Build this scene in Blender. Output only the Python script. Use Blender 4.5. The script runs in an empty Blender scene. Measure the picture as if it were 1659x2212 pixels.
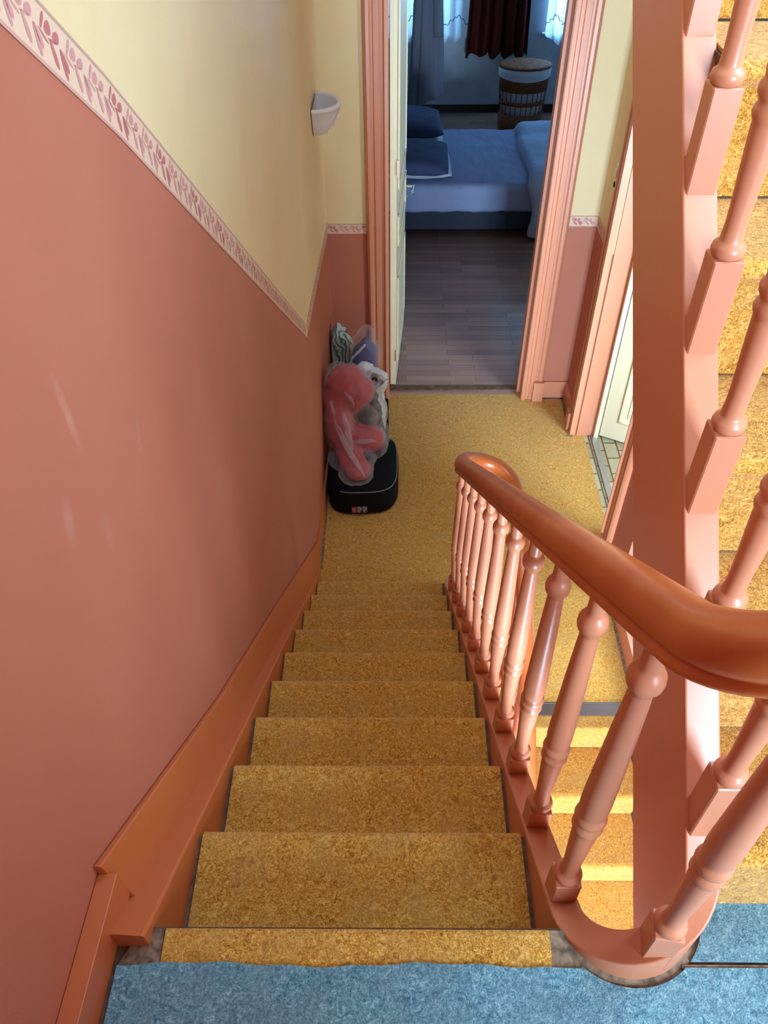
import bpy, bmesh, math, random
from mathutils import Vector, Matrix, noise
random.seed(7)
sc = bpy.context.scene
PI = math.pi

# ------------------------------------------------------------------ camera
TH, YAW, ROLL = 0.78588, -0.013993, 0.009873
CAM = Vector((0.39635, -0.44921, 1.42520))
fw = Vector((math.sin(YAW)*math.cos(TH), math.cos(YAW)*math.cos(TH), -math.sin(TH)))
r0 = Vector((math.cos(YAW), -math.sin(YAW), 0)); d0 = fw.cross(r0)
rt = math.cos(ROLL)*r0 + math.sin(ROLL)*d0
dn = -math.sin(ROLL)*r0 + math.cos(ROLL)*d0
cd = bpy.data.cameras.new('camera'); cam = bpy.data.objects.new('camera', cd)
sc.collection.objects.link(cam)
m = Matrix.Identity(4)
for i in range(3):
    m[i][0], m[i][1], m[i][2], m[i][3] = rt[i], -dn[i], -fw[i], CAM[i]
cam.matrix_world = m
cd.sensor_fit = 'VERTICAL'; cd.sensor_height = 36.0; cd.lens = 1725.3*36/2212
cd.clip_start = 0.02
sc.camera = cam

# ------------------------------------------------------------------ world, light, exposure
w = bpy.data.worlds.new('sky'); sc.world = w; w.use_nodes = True
w.node_tree.nodes['Background'].inputs[0].default_value = (0.35, 0.55, 1.0, 1)
w.node_tree.nodes['Background'].inputs[1].default_value = 0.6
sc.view_settings.view_transform = 'Standard'; sc.view_settings.look = 'None'
sc.view_settings.exposure = 0.27; sc.view_settings.gamma = 1.0
sc.view_settings.use_curve_mapping = False

def daylight(name, loc, aim, sx, sy, power, col):
    ld = bpy.data.lights.new(name, 'AREA'); ld.shape = 'RECTANGLE'
    ld.size, ld.size_y, ld.energy, ld.color = sx, sy, power, col
    o = bpy.data.objects.new(name, ld); sc.collection.objects.link(o)
    o.location = loc
    o.rotation_euler = (Vector(aim)-Vector(loc)).to_track_quat('-Z', 'Y').to_euler()
    return o
# daylight through the windows of the place, plus an added overhead fill
COOL = (0.645, 1.0, 1.33)
daylight('daylight_landing_window', (2.00, -1.72, 1.15), (0.9, 0.4, 0.4), 0.75, 1.4, 128, COOL)
daylight('daylight_stair_window', (1.78, 0.60, 1.95), (0.75, 0.45, 0.6), 0.85, 1.2, 38, COOL)
daylight('daylight_low_stair_window', (1.78, 1.95, -1.50), (1.1, 2.0, -2.1), 0.65, 0.55, 6, COOL)
daylight('overhead_fill_light', (0.48, 2.00, 3.42), (0.48, 2.05, 0.0), 0.6, 0.8, 32, COOL)  # added overhead fill to brighten the far wall, no roof window known
daylight('daylight_lower_window', (1.22, -1.70, -1.45), (1.2, 2.6, -2.2), 0.7, 1.7, 320, COOL)
daylight('daylight_tiled_room', (2.60, 1.86, -0.55), (2.2, 3.3, -1.1), 0.8, 1.1, 82, COOL)
daylight('daylight_bedroom_left', (0.70, 9.98, -0.40), (0.70, 9.0, -0.7), 1.1, 1.4, 20, (0.40, 1.0, 1.83))
daylight('daylight_bedroom_right', (2.60, 9.98, -0.40), (2.60, 9.0, -0.7), 1.0, 1.4, 46, (0.40, 1.0, 1.83))
daylight('daylight_bedroom_side', (3.42, 5.3, -0.35), (1.0, 5.0, -2.0), 0.7, 1.2, 1.5, (0.40, 1.0, 1.83))

# ------------------------------------------------------------------ helpers
COL = sc.collection
def srgb(r, g, b):
    f = lambda c: (c/255/12.92 if c/255 <= .04045 else ((c/255+.055)/1.055)**2.4)
    return (f(r), f(g), f(b), 1)

def material(name, col, rough=.6, spec=.3, metal=0, noise_amt=0, nscale=8, col2=None, bump=0, bscale=60, bstretch=(1, 1, 1), bdist=.002):
    mt = bpy.data.materials.new(name); mt.use_nodes = True
    nt = mt.node_tree; b = nt.nodes['Principled BSDF']
    b.inputs['Base Color'].default_value = col
    b.inputs['Roughness'].default_value = rough
    b.inputs['Specular IOR Level'].default_value = spec
    b.inputs['Metallic'].default_value = metal
    tc = nt.nodes.new('ShaderNodeTexCoord')
    if col2 is not None:
        n = nt.nodes.new('ShaderNodeTexNoise'); n.inputs['Scale'].default_value = nscale
        n.inputs['Detail'].default_value = 5
        mp = nt.nodes.new('ShaderNodeMapping'); mp.inputs['Scale'].default_value = bstretch
        nt.links.new(tc.outputs['Object'], mp.inputs[0]); nt.links.new(mp.outputs[0], n.inputs['Vector'])
        r = nt.nodes.new('ShaderNodeValToRGB')
        r.color_ramp.elements[0].position = .35; r.color_ramp.elements[1].position = .68
        r.color_ramp.elements[0].color = col; r.color_ramp.elements[1].color = col2
        nt.links.new(n.outputs['Fac'], r.inputs[0]); nt.links.new(r.outputs[0], b.inputs['Base Color'])
    if bump:
        n2 = nt.nodes.new('ShaderNodeTexNoise'); n2.inputs['Scale'].default_value = bscale
        n2.inputs['Detail'].default_value = 4
        mp2 = nt.nodes.new('ShaderNodeMapping'); mp2.inputs['Scale'].default_value = bstretch
        nt.links.new(tc.outputs['Object'], mp2.inputs[0]); nt.links.new(mp2.outputs[0], n2.inputs['Vector'])
        bp = nt.nodes.new('ShaderNodeBump'); bp.inputs['Strength'].default_value = bump
        bp.inputs['Distance'].default_value = bdist
        nt.links.new(n2.outputs['Fac'], bp.inputs['Height']); nt.links.new(bp.outputs[0], b.inputs['Normal'])
    return mt

def carpet(name, stops, worn, s1=95, s2=14):
    mt = bpy.data.materials.new(name); mt.use_nodes = True
    nt = mt.node_tree; L = nt.links.new; b = nt.nodes['Principled BSDF']
    b.inputs['Roughness'].default_value = .95; b.inputs['Specular IOR Level'].default_value = .12
    b.inputs['Sheen Weight'].default_value = .25
    b.inputs['Sheen Roughness'].default_value = .5
    g = nt.nodes.new('ShaderNodeNewGeometry')
    n1 = nt.nodes.new('ShaderNodeTexNoise'); n1.inputs['Scale'].default_value = s1; n1.inputs['Detail'].default_value = 3
    n1.inputs['Distortion'].default_value = 1.6
    n2 = nt.nodes.new('ShaderNodeTexNoise'); n2.inputs['Scale'].default_value = s2; n2.inputs['Detail'].default_value = 4
    n3 = nt.nodes.new('ShaderNodeTexNoise'); n3.inputs['Scale'].default_value = 420; n3.inputs['Detail'].default_value = 2
    for n in (n1, n2, n3): L(g.outputs['Position'], n.inputs['Vector'])
    a = nt.nodes.new('ShaderNodeMath'); a.operation = 'MULTIPLY_ADD'; a.inputs[1].default_value = .55
    L(n1.outputs['Fac'], a.inputs[0])
    a2 = nt.nodes.new('ShaderNodeMath'); a2.operation = 'MULTIPLY'; a2.inputs[1].default_value = .45
    L(n3.outputs['Fac'], a2.inputs[0]); L(a2.outputs[0], a.inputs[2])
    r = nt.nodes.new('ShaderNodeValToRGB')
    el = r.color_ramp.elements
    el[0].position, el[0].color = stops[0]; el[1].position, el[1].color = stops[-1]
    for p, c in stops[1:-1]:
        e = el.new(p); e.color = c
    L(a.outputs[0], r.inputs[0])
    mx = nt.nodes.new('ShaderNodeMixRGB'); mx.inputs['Color2'].default_value = worn
    r2 = nt.nodes.new('ShaderNodeValToRGB')
    r2.color_ramp.elements[0].position = .42; r2.color_ramp.elements[1].position = .8
    r2.color_ramp.elements[0].color = (0, 0, 0, 1); r2.color_ramp.elements[1].color = (.55, .55, .55, 1)
    L(n2.outputs['Fac'], r2.inputs[0]); L(r2.outputs[0], mx.inputs['Fac'])
    L(r.outputs[0], mx.inputs['Color1']); L(mx.outputs[0], b.inputs['Base Color'])
    bp = nt.nodes.new('ShaderNodeBump'); bp.inputs['Strength'].default_value = .6; bp.inputs['Distance'].default_value = .003
    L(n3.outputs['Fac'], bp.inputs['Height']); L(bp.outputs[0], b.inputs['Normal'])
    return mt

def film(name, col, opacity, rough=.2):
    """thin clear plastic: mostly see-through, with a glossy and a milky share"""
    mt = bpy.data.materials.new(name); mt.use_nodes = True
    nt = mt.node_tree; L = nt.links.new
    for n in list(nt.nodes): nt.nodes.remove(n)
    out = nt.nodes.new('ShaderNodeOutputMaterial')
    tr = nt.nodes.new('ShaderNodeBsdfTransparent'); tr.inputs[0].default_value = (.97, .97, .97, 1)
    pb = nt.nodes.new('ShaderNodeBsdfPrincipled'); pb.inputs['Base Color'].default_value = col
    pb.inputs['Roughness'].default_value = rough; pb.inputs['Specular IOR Level'].default_value = .8
    fr = nt.nodes.new('ShaderNodeLayerWeight'); fr.inputs['Blend'].default_value = .35
    ma = nt.nodes.new('ShaderNodeMath'); ma.operation = 'MULTIPLY_ADD'; ma.use_clamp = True
    ma.inputs[1].default_value = .30; ma.inputs[2].default_value = opacity
    L(fr.outputs['Facing'], ma.inputs[0])
    mx = nt.nodes.new('ShaderNodeMixShader'); L(ma.outputs[0], mx.inputs[0])
    L(tr.outputs[0], mx.inputs[1]); L(pb.outputs[0], mx.inputs[2]); L(mx.outputs[0], out.inputs[0])
    return mt

def lace(name, col, see):
    mt = bpy.data.materials.new(name); mt.use_nodes = True
    nt = mt.node_tree; L = nt.links.new
    for n in list(nt.nodes): nt.nodes.remove(n)
    out = nt.nodes.new('ShaderNodeOutputMaterial')
    tl = nt.nodes.new('ShaderNodeBsdfTranslucent'); tl.inputs[0].default_value = col
    df = nt.nodes.new('ShaderNodeBsdfDiffuse'); df.inputs[0].default_value = col
    tr = nt.nodes.new('ShaderNodeBsdfTransparent')
    a = nt.nodes.new('ShaderNodeMixShader'); a.inputs[0].default_value = .35
    L(tl.outputs[0], a.inputs[1]); L(df.outputs[0], a.inputs[2])
    b = nt.nodes.new('ShaderNodeMixShader'); b.inputs[0].default_value = see
    L(a.outputs[0], b.inputs[1]); L(tr.outputs[0], b.inputs[2]); L(b.outputs[0], out.inputs[0])
    return mt

def mesh_obj(name, bm, mats, parent=None, smooth=False, bevel=0, seg=2, angle=35, recalc=True):
    if recalc: bmesh.ops.recalc_face_normals(bm, faces=bm.faces[:])
    if parent is not None:
        p = Vector((0, 0, 0)); q = parent
        while q is not None: p += q.location; q = q.parent
        bmesh.ops.translate(bm, verts=bm.verts[:], vec=-p)
    me = bpy.data.meshes.new(name); bm.to_mesh(me); bm.free()
    if not isinstance(mats, (list, tuple)): mats = [mats]
    for mt in mats: me.materials.append(mt)
    o = bpy.data.objects.new(name, me); COL.objects.link(o)
    if parent is not None: o.parent = parent
    if smooth:
        for f in me.polygons: f.use_smooth = True
    if bevel:
        md = o.modifiers.new('bevel', 'BEVEL'); md.width = bevel; md.segments = seg
        md.limit_method = 'ANGLE'; md.angle_limit = math.radians(angle)
        for f in me.polygons: f.use_smooth = True
        wn = o.modifiers.new('wn', 'WEIGHTED_NORMAL'); wn.keep_sharp = False
    return o

def box(bm, x0, x1, y0, y1, z0, z1, mi=0):
    v = [bm.verts.new((x, y, z)) for x in (x0, x1) for y in (y0, y1) for z in (z0, z1)]
    for q in ((0, 1, 3, 2), (4, 6, 7, 5), (0, 4, 5, 1), (2, 3, 7, 6), (0, 2, 6, 4), (1, 5, 7, 3)):
        bm.faces.new([v[i] for i in q]).material_index = mi

def prism(bm, pts, axis, a0, a1, mi=0):
    """extrude a polygon; axis 0: pts are (y,z), 1: (x,z), 2: (x,y)"""
    def mk(p, a):
        return (a, p[0], p[1]) if axis == 0 else (p[0], a, p[1]) if axis == 1 else (p[0], p[1], a)
    A = [bm.verts.new(mk(p, a0)) for p in pts]; B = [bm.verts.new(mk(p, a1)) for p in pts]
    n = len(pts); fs = [bm.faces.new(A), bm.faces.new(B[::-1])]
    for i in range(n): fs.append(bm.faces.new((A[i], A[(i+1) % n], B[(i+1) % n], B[i])))
    for f in fs: f.material_index = mi
    return fs

def lathe(bm, prof, c=(0, 0, 0), n=24, sx=1, sy=1, a0=0, a1=2*PI, mi=0):
    full = abs(a1-a0-2*PI) < 1e-6
    k = n if full else n+1
    rings = []
    for r, z in prof:
        rings.append([bm.verts.new((c[0]+sx*r*math.cos(a0+(a1-a0)*i/n), c[1]+sy*r*math.sin(a0+(a1-a0)*i/n), c[2]+z)) for i in range(k)])
    for A, B in zip(rings, rings[1:]):
        for i in range(n):
            j = (i+1) % k
            bm.faces.new((A[i], A[j], B[j], B[i])).material_index = mi
    return rings

def sweep(bm, path, section, cap=True, mi=0, tilt=True):
    """section pts (n, u): n to the right of travel, u up"""
    rings = []
    for i, p in enumerate(path):
        a = Vector(path[max(i-1, 0)]); b = Vector(path[min(i+1, len(path)-1)])
        t = (b-a).normalized()
        nrm = Vector((t.y, -t.x, 0)).normalized()
        up = nrm.cross(t).normalized() if tilt else Vector((0, 0, 1))
        s = section(i) if callable(section) else section
        rings.append([bm.verts.new(Vector(p)+nrm*q[0]+up*q[1]) for q in s])
    n = len(rings[0])
    for A, B in zip(rings, rings[1:]):
        for i in range(n):
            bm.faces.new((A[i], A[(i+1) % n], B[(i+1) % n], B[i])).material_index = mi
    if cap:
        bm.faces.new(rings[0][::-1]).material_index = mi; bm.faces.new(rings[-1]).material_index = mi

def tube(bm, a, b, r, n=10, mi=0):
    a, b = Vector(a), Vector(b); t = (b-a).normalized()
    u = t.orthogonal().normalized(); v = t.cross(u)
    A = [bm.verts.new(a+r*(math.cos(2*PI*i/n)*u+math.sin(2*PI*i/n)*v)) for i in range(n)]
    B = [bm.verts.new(b+r*(math.cos(2*PI*i/n)*u+math.sin(2*PI*i/n)*v)) for i in range(n)]
    for i in range(n): bm.faces.new((A[i], A[(i+1) % n], B[(i+1) % n], B[i])).material_index = mi
    bm.faces.new(A[::-1]).material_index = mi; bm.faces.new(B).material_index = mi

def thing(name, label, cat, loc=(0, 0, 0), group=None):
    o = bpy.data.objects.new(name, None); COL.objects.link(o); o.location = loc
    o.empty_display_size = .1
    o['label'] = label; o['category'] = cat
    if group: o['group'] = group
    return o
def tag(o, label, cat, group=None):
    o['label'] = label; o['category'] = cat
    if group: o['group'] = group
    return o
def struct(o, label=None, cat=None):
    o['kind'] = 'structure'
    if label: o['label'] = label
    if cat: o['category'] = cat
    return o
def nz(x, y, z, s=1.0, seed=0):
    return noise.noise(Vector((x*s+seed*7.3, y*s-seed*3.1, z*s+seed*1.7)))

# ------------------------------------------------------------------ materials
M_PINK = material('pink_wallpaper', srgb(180, 103, 77), .6, .35, bump=.22, bscale=260, bstretch=(1, 1, .6), col2=srgb(186, 108, 82), nscale=3)
def scuffs(mt, spots, col):
    nt = mt.node_tree; L = nt.links.new; b = nt.nodes['Principled BSDF']
    src = b.inputs['Base Color'].links[0].from_socket
    g = nt.nodes.new('ShaderNodeNewGeometry')
    for (y, z, ly, lz, ang, k) in spots:
        mp = nt.nodes.new('ShaderNodeMapping'); mp.vector_type = 'TEXTURE'
        mp.inputs['Location'].default_value = (wx_(y), y, z); mp.inputs['Rotation'].default_value = (ang, 0, 0); mp.inputs['Scale'].default_value = (.05, ly, lz)
        ln = nt.nodes.new('ShaderNodeVectorMath'); ln.operation = 'LENGTH'
        mr = nt.nodes.new('ShaderNodeMapRange'); mr.inputs[1].default_value = 1; mr.inputs[2].default_value = .3; mr.inputs[3].default_value = 0; mr.inputs[4].default_value = k
        n = nt.nodes.new('ShaderNodeTexNoise'); n.inputs['Scale'].default_value = 60
        mu = nt.nodes.new('ShaderNodeMath'); mu.operation = 'MULTIPLY'; mx = nt.nodes.new('ShaderNodeMixRGB'); mx.inputs[2].default_value = col
        L(g.outputs['Position'], mp.inputs[0]); L(mp.outputs[0], ln.inputs[0]); L(ln.outputs['Value'], mr.inputs[0])
        L(g.outputs['Position'], n.inputs['Vector']); L(mr.outputs[0], mu.inputs[0]); L(n.outputs['Fac'], mu.inputs[1])
        L(mu.outputs[0], mx.inputs[0]); L(src, mx.inputs[1]); src = mx.outputs[0]
    L(src, b.inputs['Base Color'])
wx_ = lambda y: -.085+.024*y
scuffs(M_PINK, [(.466, .71, .014, .085, .05, .5), (.685, .49, .012, .05, -.25, .28), (.363, .589, .02, .05, -.25, .4), (.461, .466, .02, .05, -.1, .25)], srgb(206, 160, 140))
M_CREAM = material('cream_wallpaper', srgb(228, 198, 146), .55, .4, bump=.45, bscale=120, col2=srgb(232, 204, 154), nscale=3)
M_BORDER = material('border_paper', srgb(224, 186, 156), .6, .3)
M_LEAF = material('border_leaf_print', srgb(202, 140, 130), .6, .3)
M_LINE = material('border_line_print', srgb(206, 152, 138), .6, .3)
M_LINE2 = material('border_top_line_print', srgb(190, 146, 128), .6, .3)
M_LEAF2 = material('border_dark_leaf_print', srgb(188, 108, 104), .6, .3)
M_PAINT = material('pink_gloss_paint', srgb(206, 128, 93), .36, .45, bump=.10, bscale=25)
M_PAINTD = material('brown_pink_gloss_paint', srgb(190, 98, 52), .36, .45, bump=.15, bscale=18, bstretch=(1, 1, 1))
M_RAIL = material('handrail_paint', srgb(188, 90, 38), .33, .5, col2=srgb(198, 106, 54), nscale=9, bump=.15, bscale=20)
M_GOLD = carpet('golden_carpet', [(.33, srgb(116, 64, 16)), (.45, srgb(180, 118, 38)), (.53, srgb(206, 146, 58)), (.66, srgb(230, 186, 106))], srgb(188, 144, 78))
M_BLUE = carpet('blue_carpet', [(.33, srgb(56, 88, 103)), (.46, srgb(92, 131, 142)), (.55, srgb(115, 154, 162)), (.68, srgb(164, 190, 193))], srgb(104, 124, 130), s1=80)
M_DUST = material('dusty_edge', srgb(152, 124, 100), .9, .1, col2=srgb(92, 74, 60), nscale=70)
M_WOODGREY = material('bare_tread_board', srgb(120, 88, 64), .8, .2, col2=srgb(80, 62, 50), nscale=30)
M_IVORY = material('ivory_door_paint', srgb(236, 216, 176), .4, .45, bump=.1, bscale=20)
M_LAMP = material('white_ceramic', srgb(226, 216, 216), .25, .5)
M_STEEL = material('brushed_aluminium', srgb(176, 172, 172), .38, .5, .85, bump=.1, bscale=90)
M_DKSTEEL = material('dull_metal_strip', srgb(96, 78, 70), .5, .4, .4)
M_CHROME = material('chrome', srgb(225, 222, 215), .12, .5, 1)
M_PLASTIC = material('cream_switch_plastic', srgb(226, 214, 186), .4, .4)
M_BLACK = material('black_bag_fabric', srgb(17, 17, 19), .85, .15, bump=.4, bscale=260)
M_PIPING = material('grey_piping', srgb(120, 112, 108), .6, .3)
M_RED = material('red_fabric', srgb(186, 62, 58), .7, .3, col2=srgb(166, 36, 46), nscale=4, bump=.3, bscale=140)
M_FILM = film('clear_plastic_film', (.80, .74, .75, 1), .07)
M_FOLD = film('gathered_plastic_film', (.80, .66, .67, 1), .15)
M_MILKY = film('milky_carrier_film', (.82, .82, .84, 1), .62, .35)
M_PLASTER = material('white_plaster', srgb(222, 214, 200), .85, .15)
M_PINE = material('stained_pine_boards', srgb(164, 96, 58), .6, .3, col2=srgb(140, 78, 46), nscale=6, bstretch=(8, 1, 1))
M_BEDWALL = material('pale_bedroom_wallpaper', srgb(196, 200, 206), .85, .15, col2=srgb(180, 186, 196), nscale=6, bump=.3, bscale=50)
M_SHEET = material('blue_grey_bed_sheet', srgb(146, 152, 184), .85, .2, bump=.8, bscale=5.5, bstretch=(1.6, .7, 1), bdist=.03)
M_DUVET = material('pale_blue_duvet_cover', srgb(168, 180, 206), .85, .2, bump=.7, bscale=5, bstretch=(1, 1.4, 1), bdist=.03)
M_NAVY = material('navy_pillow_cotton', srgb(70, 78, 108), .85, .2, bump=.6, bscale=7, bdist=.02)
M_PALEPIL = material('pale_grey_pillow_cotton', srgb(196, 202, 212), .85, .2)
M_BEDBASE = material('dark_bed_upholstery', srgb(52, 56, 68), .8, .2)
M_WICKER = material('brown_wicker', srgb(150, 88, 52), .7, .2, col2=srgb(104, 60, 36), nscale=60, bump=1.0, bscale=90, bstretch=(.4, .4, 2.2))
M_LINER = material('white_cotton_liner', srgb(214, 214, 216), .9, .1)
M_CURT = material('dark_red_curtain', srgb(92, 34, 26), .85, .15)
M_LACE = lace('white_lace', (.86, .88, .9, 1), .18)
M_LACELINE = material('lace_embroidery', srgb(96, 112, 140), .8, .1)
M_ROBE = material('grey_towelling', srgb(128, 128, 140), .95, .1, bump=.6, bscale=220)
M_DARKWOOD = material('dark_wood', srgb(46, 36, 32), .5, .35)
M_GROUND = material('cellar_floor', srgb(150, 120, 90), .9, .1)

def laminate():
    mt = bpy.data.materials.new('laminate_floor'); mt.use_nodes = True
    nt = mt.node_tree; L = nt.links.new; b = nt.nodes['Principled BSDF']
    g = nt.nodes.new('ShaderNodeNewGeometry')
    br = nt.nodes.new('ShaderNodeTexBrick')
    br.inputs['Scale'].default_value = 1; br.inputs['Brick Width'].default_value = .5
    br.inputs['Row Height'].default_value = .066; br.inputs['Mortar Size'].default_value = .0012
    br.inputs['Color1'].default_value = srgb(196, 150, 134); br.inputs['Color2'].default_value = srgb(160, 120, 110)
    br.inputs['Mortar'].default_value = srgb(70, 52, 50); br.offset = .37
    L(g.outputs['Position'], br.inputs['Vector'])
    n = nt.nodes.new('ShaderNodeTexNoise'); n.inputs['Scale'].default_value = 6; n.inputs['Detail'].default_value = 6
    mp = nt.nodes.new('ShaderNodeMapping'); mp.inputs['Scale'].default_value = (1, 14, 1)
    L(g.outputs['Position'], mp.inputs[0]); L(mp.outputs[0], n.inputs['Vector'])
    mx = nt.nodes.new('ShaderNodeMixRGB'); mx.blend_type = 'MULTIPLY'; mx.inputs[0].default_value = .5
    L(br.outputs['Color'], mx.inputs[1]); L(n.outputs['Color'], mx.inputs[2]); L(mx.outputs[0], b.inputs['Base Color'])
    b.inputs['Roughness'].default_value = .3; b.inputs['Specular IOR Level'].default_value = .5
    return mt
M_LAM = laminate()

def tiles():
    mt = bpy.data.materials.new('small_floor_tiles'); mt.use_nodes = True
    nt = mt.node_tree; L = nt.links.new; b = nt.nodes['Principled BSDF']
    g = nt.nodes.new('ShaderNodeNewGeometry')
    mp = nt.nodes.new('ShaderNodeMapping'); mp.inputs['Rotation'].default_value = (0, 0, PI/2)
    L(g.outputs['Position'], mp.inputs[0])
    br = nt.nodes.new('ShaderNodeTexBrick')
    br.inputs['Scale'].default_value = 1; br.inputs['Brick Width'].default_value = .15
    br.inputs['Row Height'].default_value = .085; br.inputs['Mortar Size'].default_value = .005
    br.inputs['Color1'].default_value = srgb(206, 186, 150); br.inputs['Color2'].default_value = srgb(176, 152, 116)
    br.inputs['Mortar'].default_value = srgb(96, 76, 44)
    L(mp.outputs[0], br.inputs['Vector'])
    n = nt.nodes.new('ShaderNodeTexNoise'); n.inputs['Scale'].default_value = 60
    L(g.outputs['Position'], n.inputs['Vector'])
    mx = nt.nodes.new('ShaderNodeMixRGB'); mx.blend_type = 'MULTIPLY'; mx.inputs[0].default_value = .45
    L(br.outputs['Color'], mx.inputs[1]); L(n.outputs['Color'], mx.inputs[2]); L(mx.outputs[0], b.inputs['Base Color'])
    b.inputs['Roughness'].default_value = .35
    return mt
M_TILE = tiles()

# ------------------------------------------------------------------ dimensions
G, R = .25, .19818            # first flight going / rise
ZL = -10*R                    # lower landing
SL = R/G
wx = lambda y: -.085+.024*y   # face of the left wall
XR = 1.61                     # right wall face
YF = 4.10                     # far wall face
ZTOP, ZBOT = 3.3, -4.8
YB = -1.6                     # back wall face

# ------------------------------------------------------------------ wall_left with the two wallpapers
def lw(bm, pts, mi, off=0):
    f = bm.faces.new([bm.verts.new((wx(y)+off, y, z)) for y, z in pts]); f.material_index = mi
LOW = [(YB, 1.36), (.38, 1.36), (.63, 1.166), (.94, .926), (1.387, .544), (2.153, -.102), (2.871, -.706), (YF+.1, -.772)]
HV = [.075, .075, .096, .096, .095, .082, .06, .06]
bm = bmesh.new()
mid = [(y, z+.02) for y, z in LOW]
lw(bm, [(YB, ZBOT), (YF+.1, ZBOT)]+mid[::-1], 0)
lw(bm, mid+[(YF+.1, ZTOP), (YB, ZTOP)], 1)
# thickness
r = bmesh.ops.extrude_face_region(bm, geom=bm.faces[:])
bmesh.ops.translate(bm, verts=[v for v in r['geom'] if isinstance(v, bmesh.types.BMVert)], vec=(-.15, 0, 0))
struct(mesh_obj('wall_left', bm, [M_PINK, M_CREAM]))

# printed border: strip, two lines and sprigs of leaves in one mesh
def border(name, runs, label):
    """runs: (points along the lower edge in 3D, heights, normal, end cuts); heights are vertical"""
    bm = bmesh.new()
    for (P, H, N, cut) in runs:
        P = [Vector(p) for p in P]; N = Vector(N).normalized()
        cum = [0]
        for a, b in zip(P, P[1:]): cum.append(cum[-1]+(b-a).length)
        T = cum[-1]
        def at(u, k, vz):
            u = min(max(u, 0), T); i = 0
            while i < len(P)-2 and u > cum[i+1]: i += 1
            t = (u-cum[i])/(cum[i+1]-cum[i])
            return P[i].lerp(P[i+1], t)+Vector((0, 0, vz))+N*k, i, t
        def hv(u):
            q, i, t = at(u, 0, 0); return H[i]+(H[i+1]-H[i])*t
        def strip(v0, v1, k, mi):
            us = sorted(set([0, T]+[c for c in cum]))
            row = []
            for u in us:
                h = hv(u)
                q = []
                for v in (v0, v1):
                    w_ = min(max(u, 0), T)
                    if u == us[0]: w_ += cut[0]*v
                    if u == us[-1]: w_ += 0
                    p = at(w_, k, h*v)[0]
                    if u == us[-1] and cut[1]: p = p+(P[-1]-P[-2]).normalized()*cut[1]*v
                    q.append(bm.verts.new(p))
                row.append(q)
            for a, b in zip(row, row[1:]):
                bm.faces.new((a[0], b[0], b[1], a[1])).material_index = mi
        strip(0, 1, .0012, 0); strip(0, .075, .0016, 2); strip(.935, 1, .0016, 3)
        def leaf(u, v, L, W, ang, mi):
            n = 12
            _, i, t = at(u, 0, 0)
            d = (P[i+1]-P[i]).normalized(); sa = -d.z; ca = math.sqrt(max(.01, 1-sa*sa)); h = hv(u)
            pts = []
            for q in range(n):
                a = 2*PI*q/n
                x = L/2*math.cos(a); y = W/2*math.sin(a)*(1+.3*math.cos(a))
                pa = x*math.cos(ang)-y*math.sin(ang); pb = v*h*ca+x*math.sin(ang)+y*math.cos(ang)
                uu = u+pa+pb*sa/ca-v*h*sa; vz = pb/ca
                if not (.09*h < vz < .925*h) or not (.004 < uu < T-.004): return
                if cut[0] and uu < .012+cut[0]*vz/h: return
                pts.append(at(uu, .0016, vz)[0])
            bm.faces.new([bm.verts.new(p) for p in pts]).material_index = mi
        u = .01; k = 0
        while u < T:
            S = hv(u)*(1 if P[0].z == P[-1].z else .8)/.075
            mi = 1 if k % 3 else 4
            leaf(u+.006*S, .50, .034*S, .0036*S, -.25, mi)
            leaf(u+.020*S, .30, .044*S, .0105*S, -.95, mi); leaf(u+.031*S, .36, .040*S, .0105*S, -.75, mi)
            leaf(u+.014*S, .72, .026*S, .0075*S, 1.25, mi); leaf(u+.028*S, .68, .021*S, .0175*S, .5, mi)
            leaf(u+.036*S, .55, .028*S, .0036*S, .15, mi)
            leaf(u+.052*S, .66, .022*S, .0150*S, .3, mi)
            leaf(u+.060*S, .34, .042*S, .0100*S, -.85, mi); leaf(u+.068*S, .42, .036*S, .0100*S, -.6, mi)
            u += .080*S; k += 1
    return struct(mesh_obj(name, bm, [M_BORDER, M_LEAF, M_LINE, M_LINE2, M_LEAF2], recalc=False), label, 'wallpaper border')
Nl = (1, -.024, 0)
L3 = [(wx(y), y, z) for y, z in LOW]
border('trim_1', [(L3[1:7], HV[1:6]+[.075], Nl, (0, .045)), (L3[6:], [.062, .062], Nl, (.05, 0)), (L3[:2], HV[:2], Nl, (0, 0))], 'pink leaf wallpaper border running down the left stair wall')
border('trim_2', [([(0.0, YF, -.776), (.247, YF, -.776)], [.062, .062], (0, -1, 0), (0, 0))], 'short pink leaf border on the far wall left of the bedroom door')
border('trim_3', [([(1.44, YF, -.736), (XR, YF, -.736)], [.066, .066], (0, -1, 0), (0, 0)), ([(XR, YF, -.736), (XR, 3.80, -.736)], [.066, .066], (-1, 0, 0), (0, 0))], 'pink leaf border in the alcove right of the bedroom door')

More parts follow.
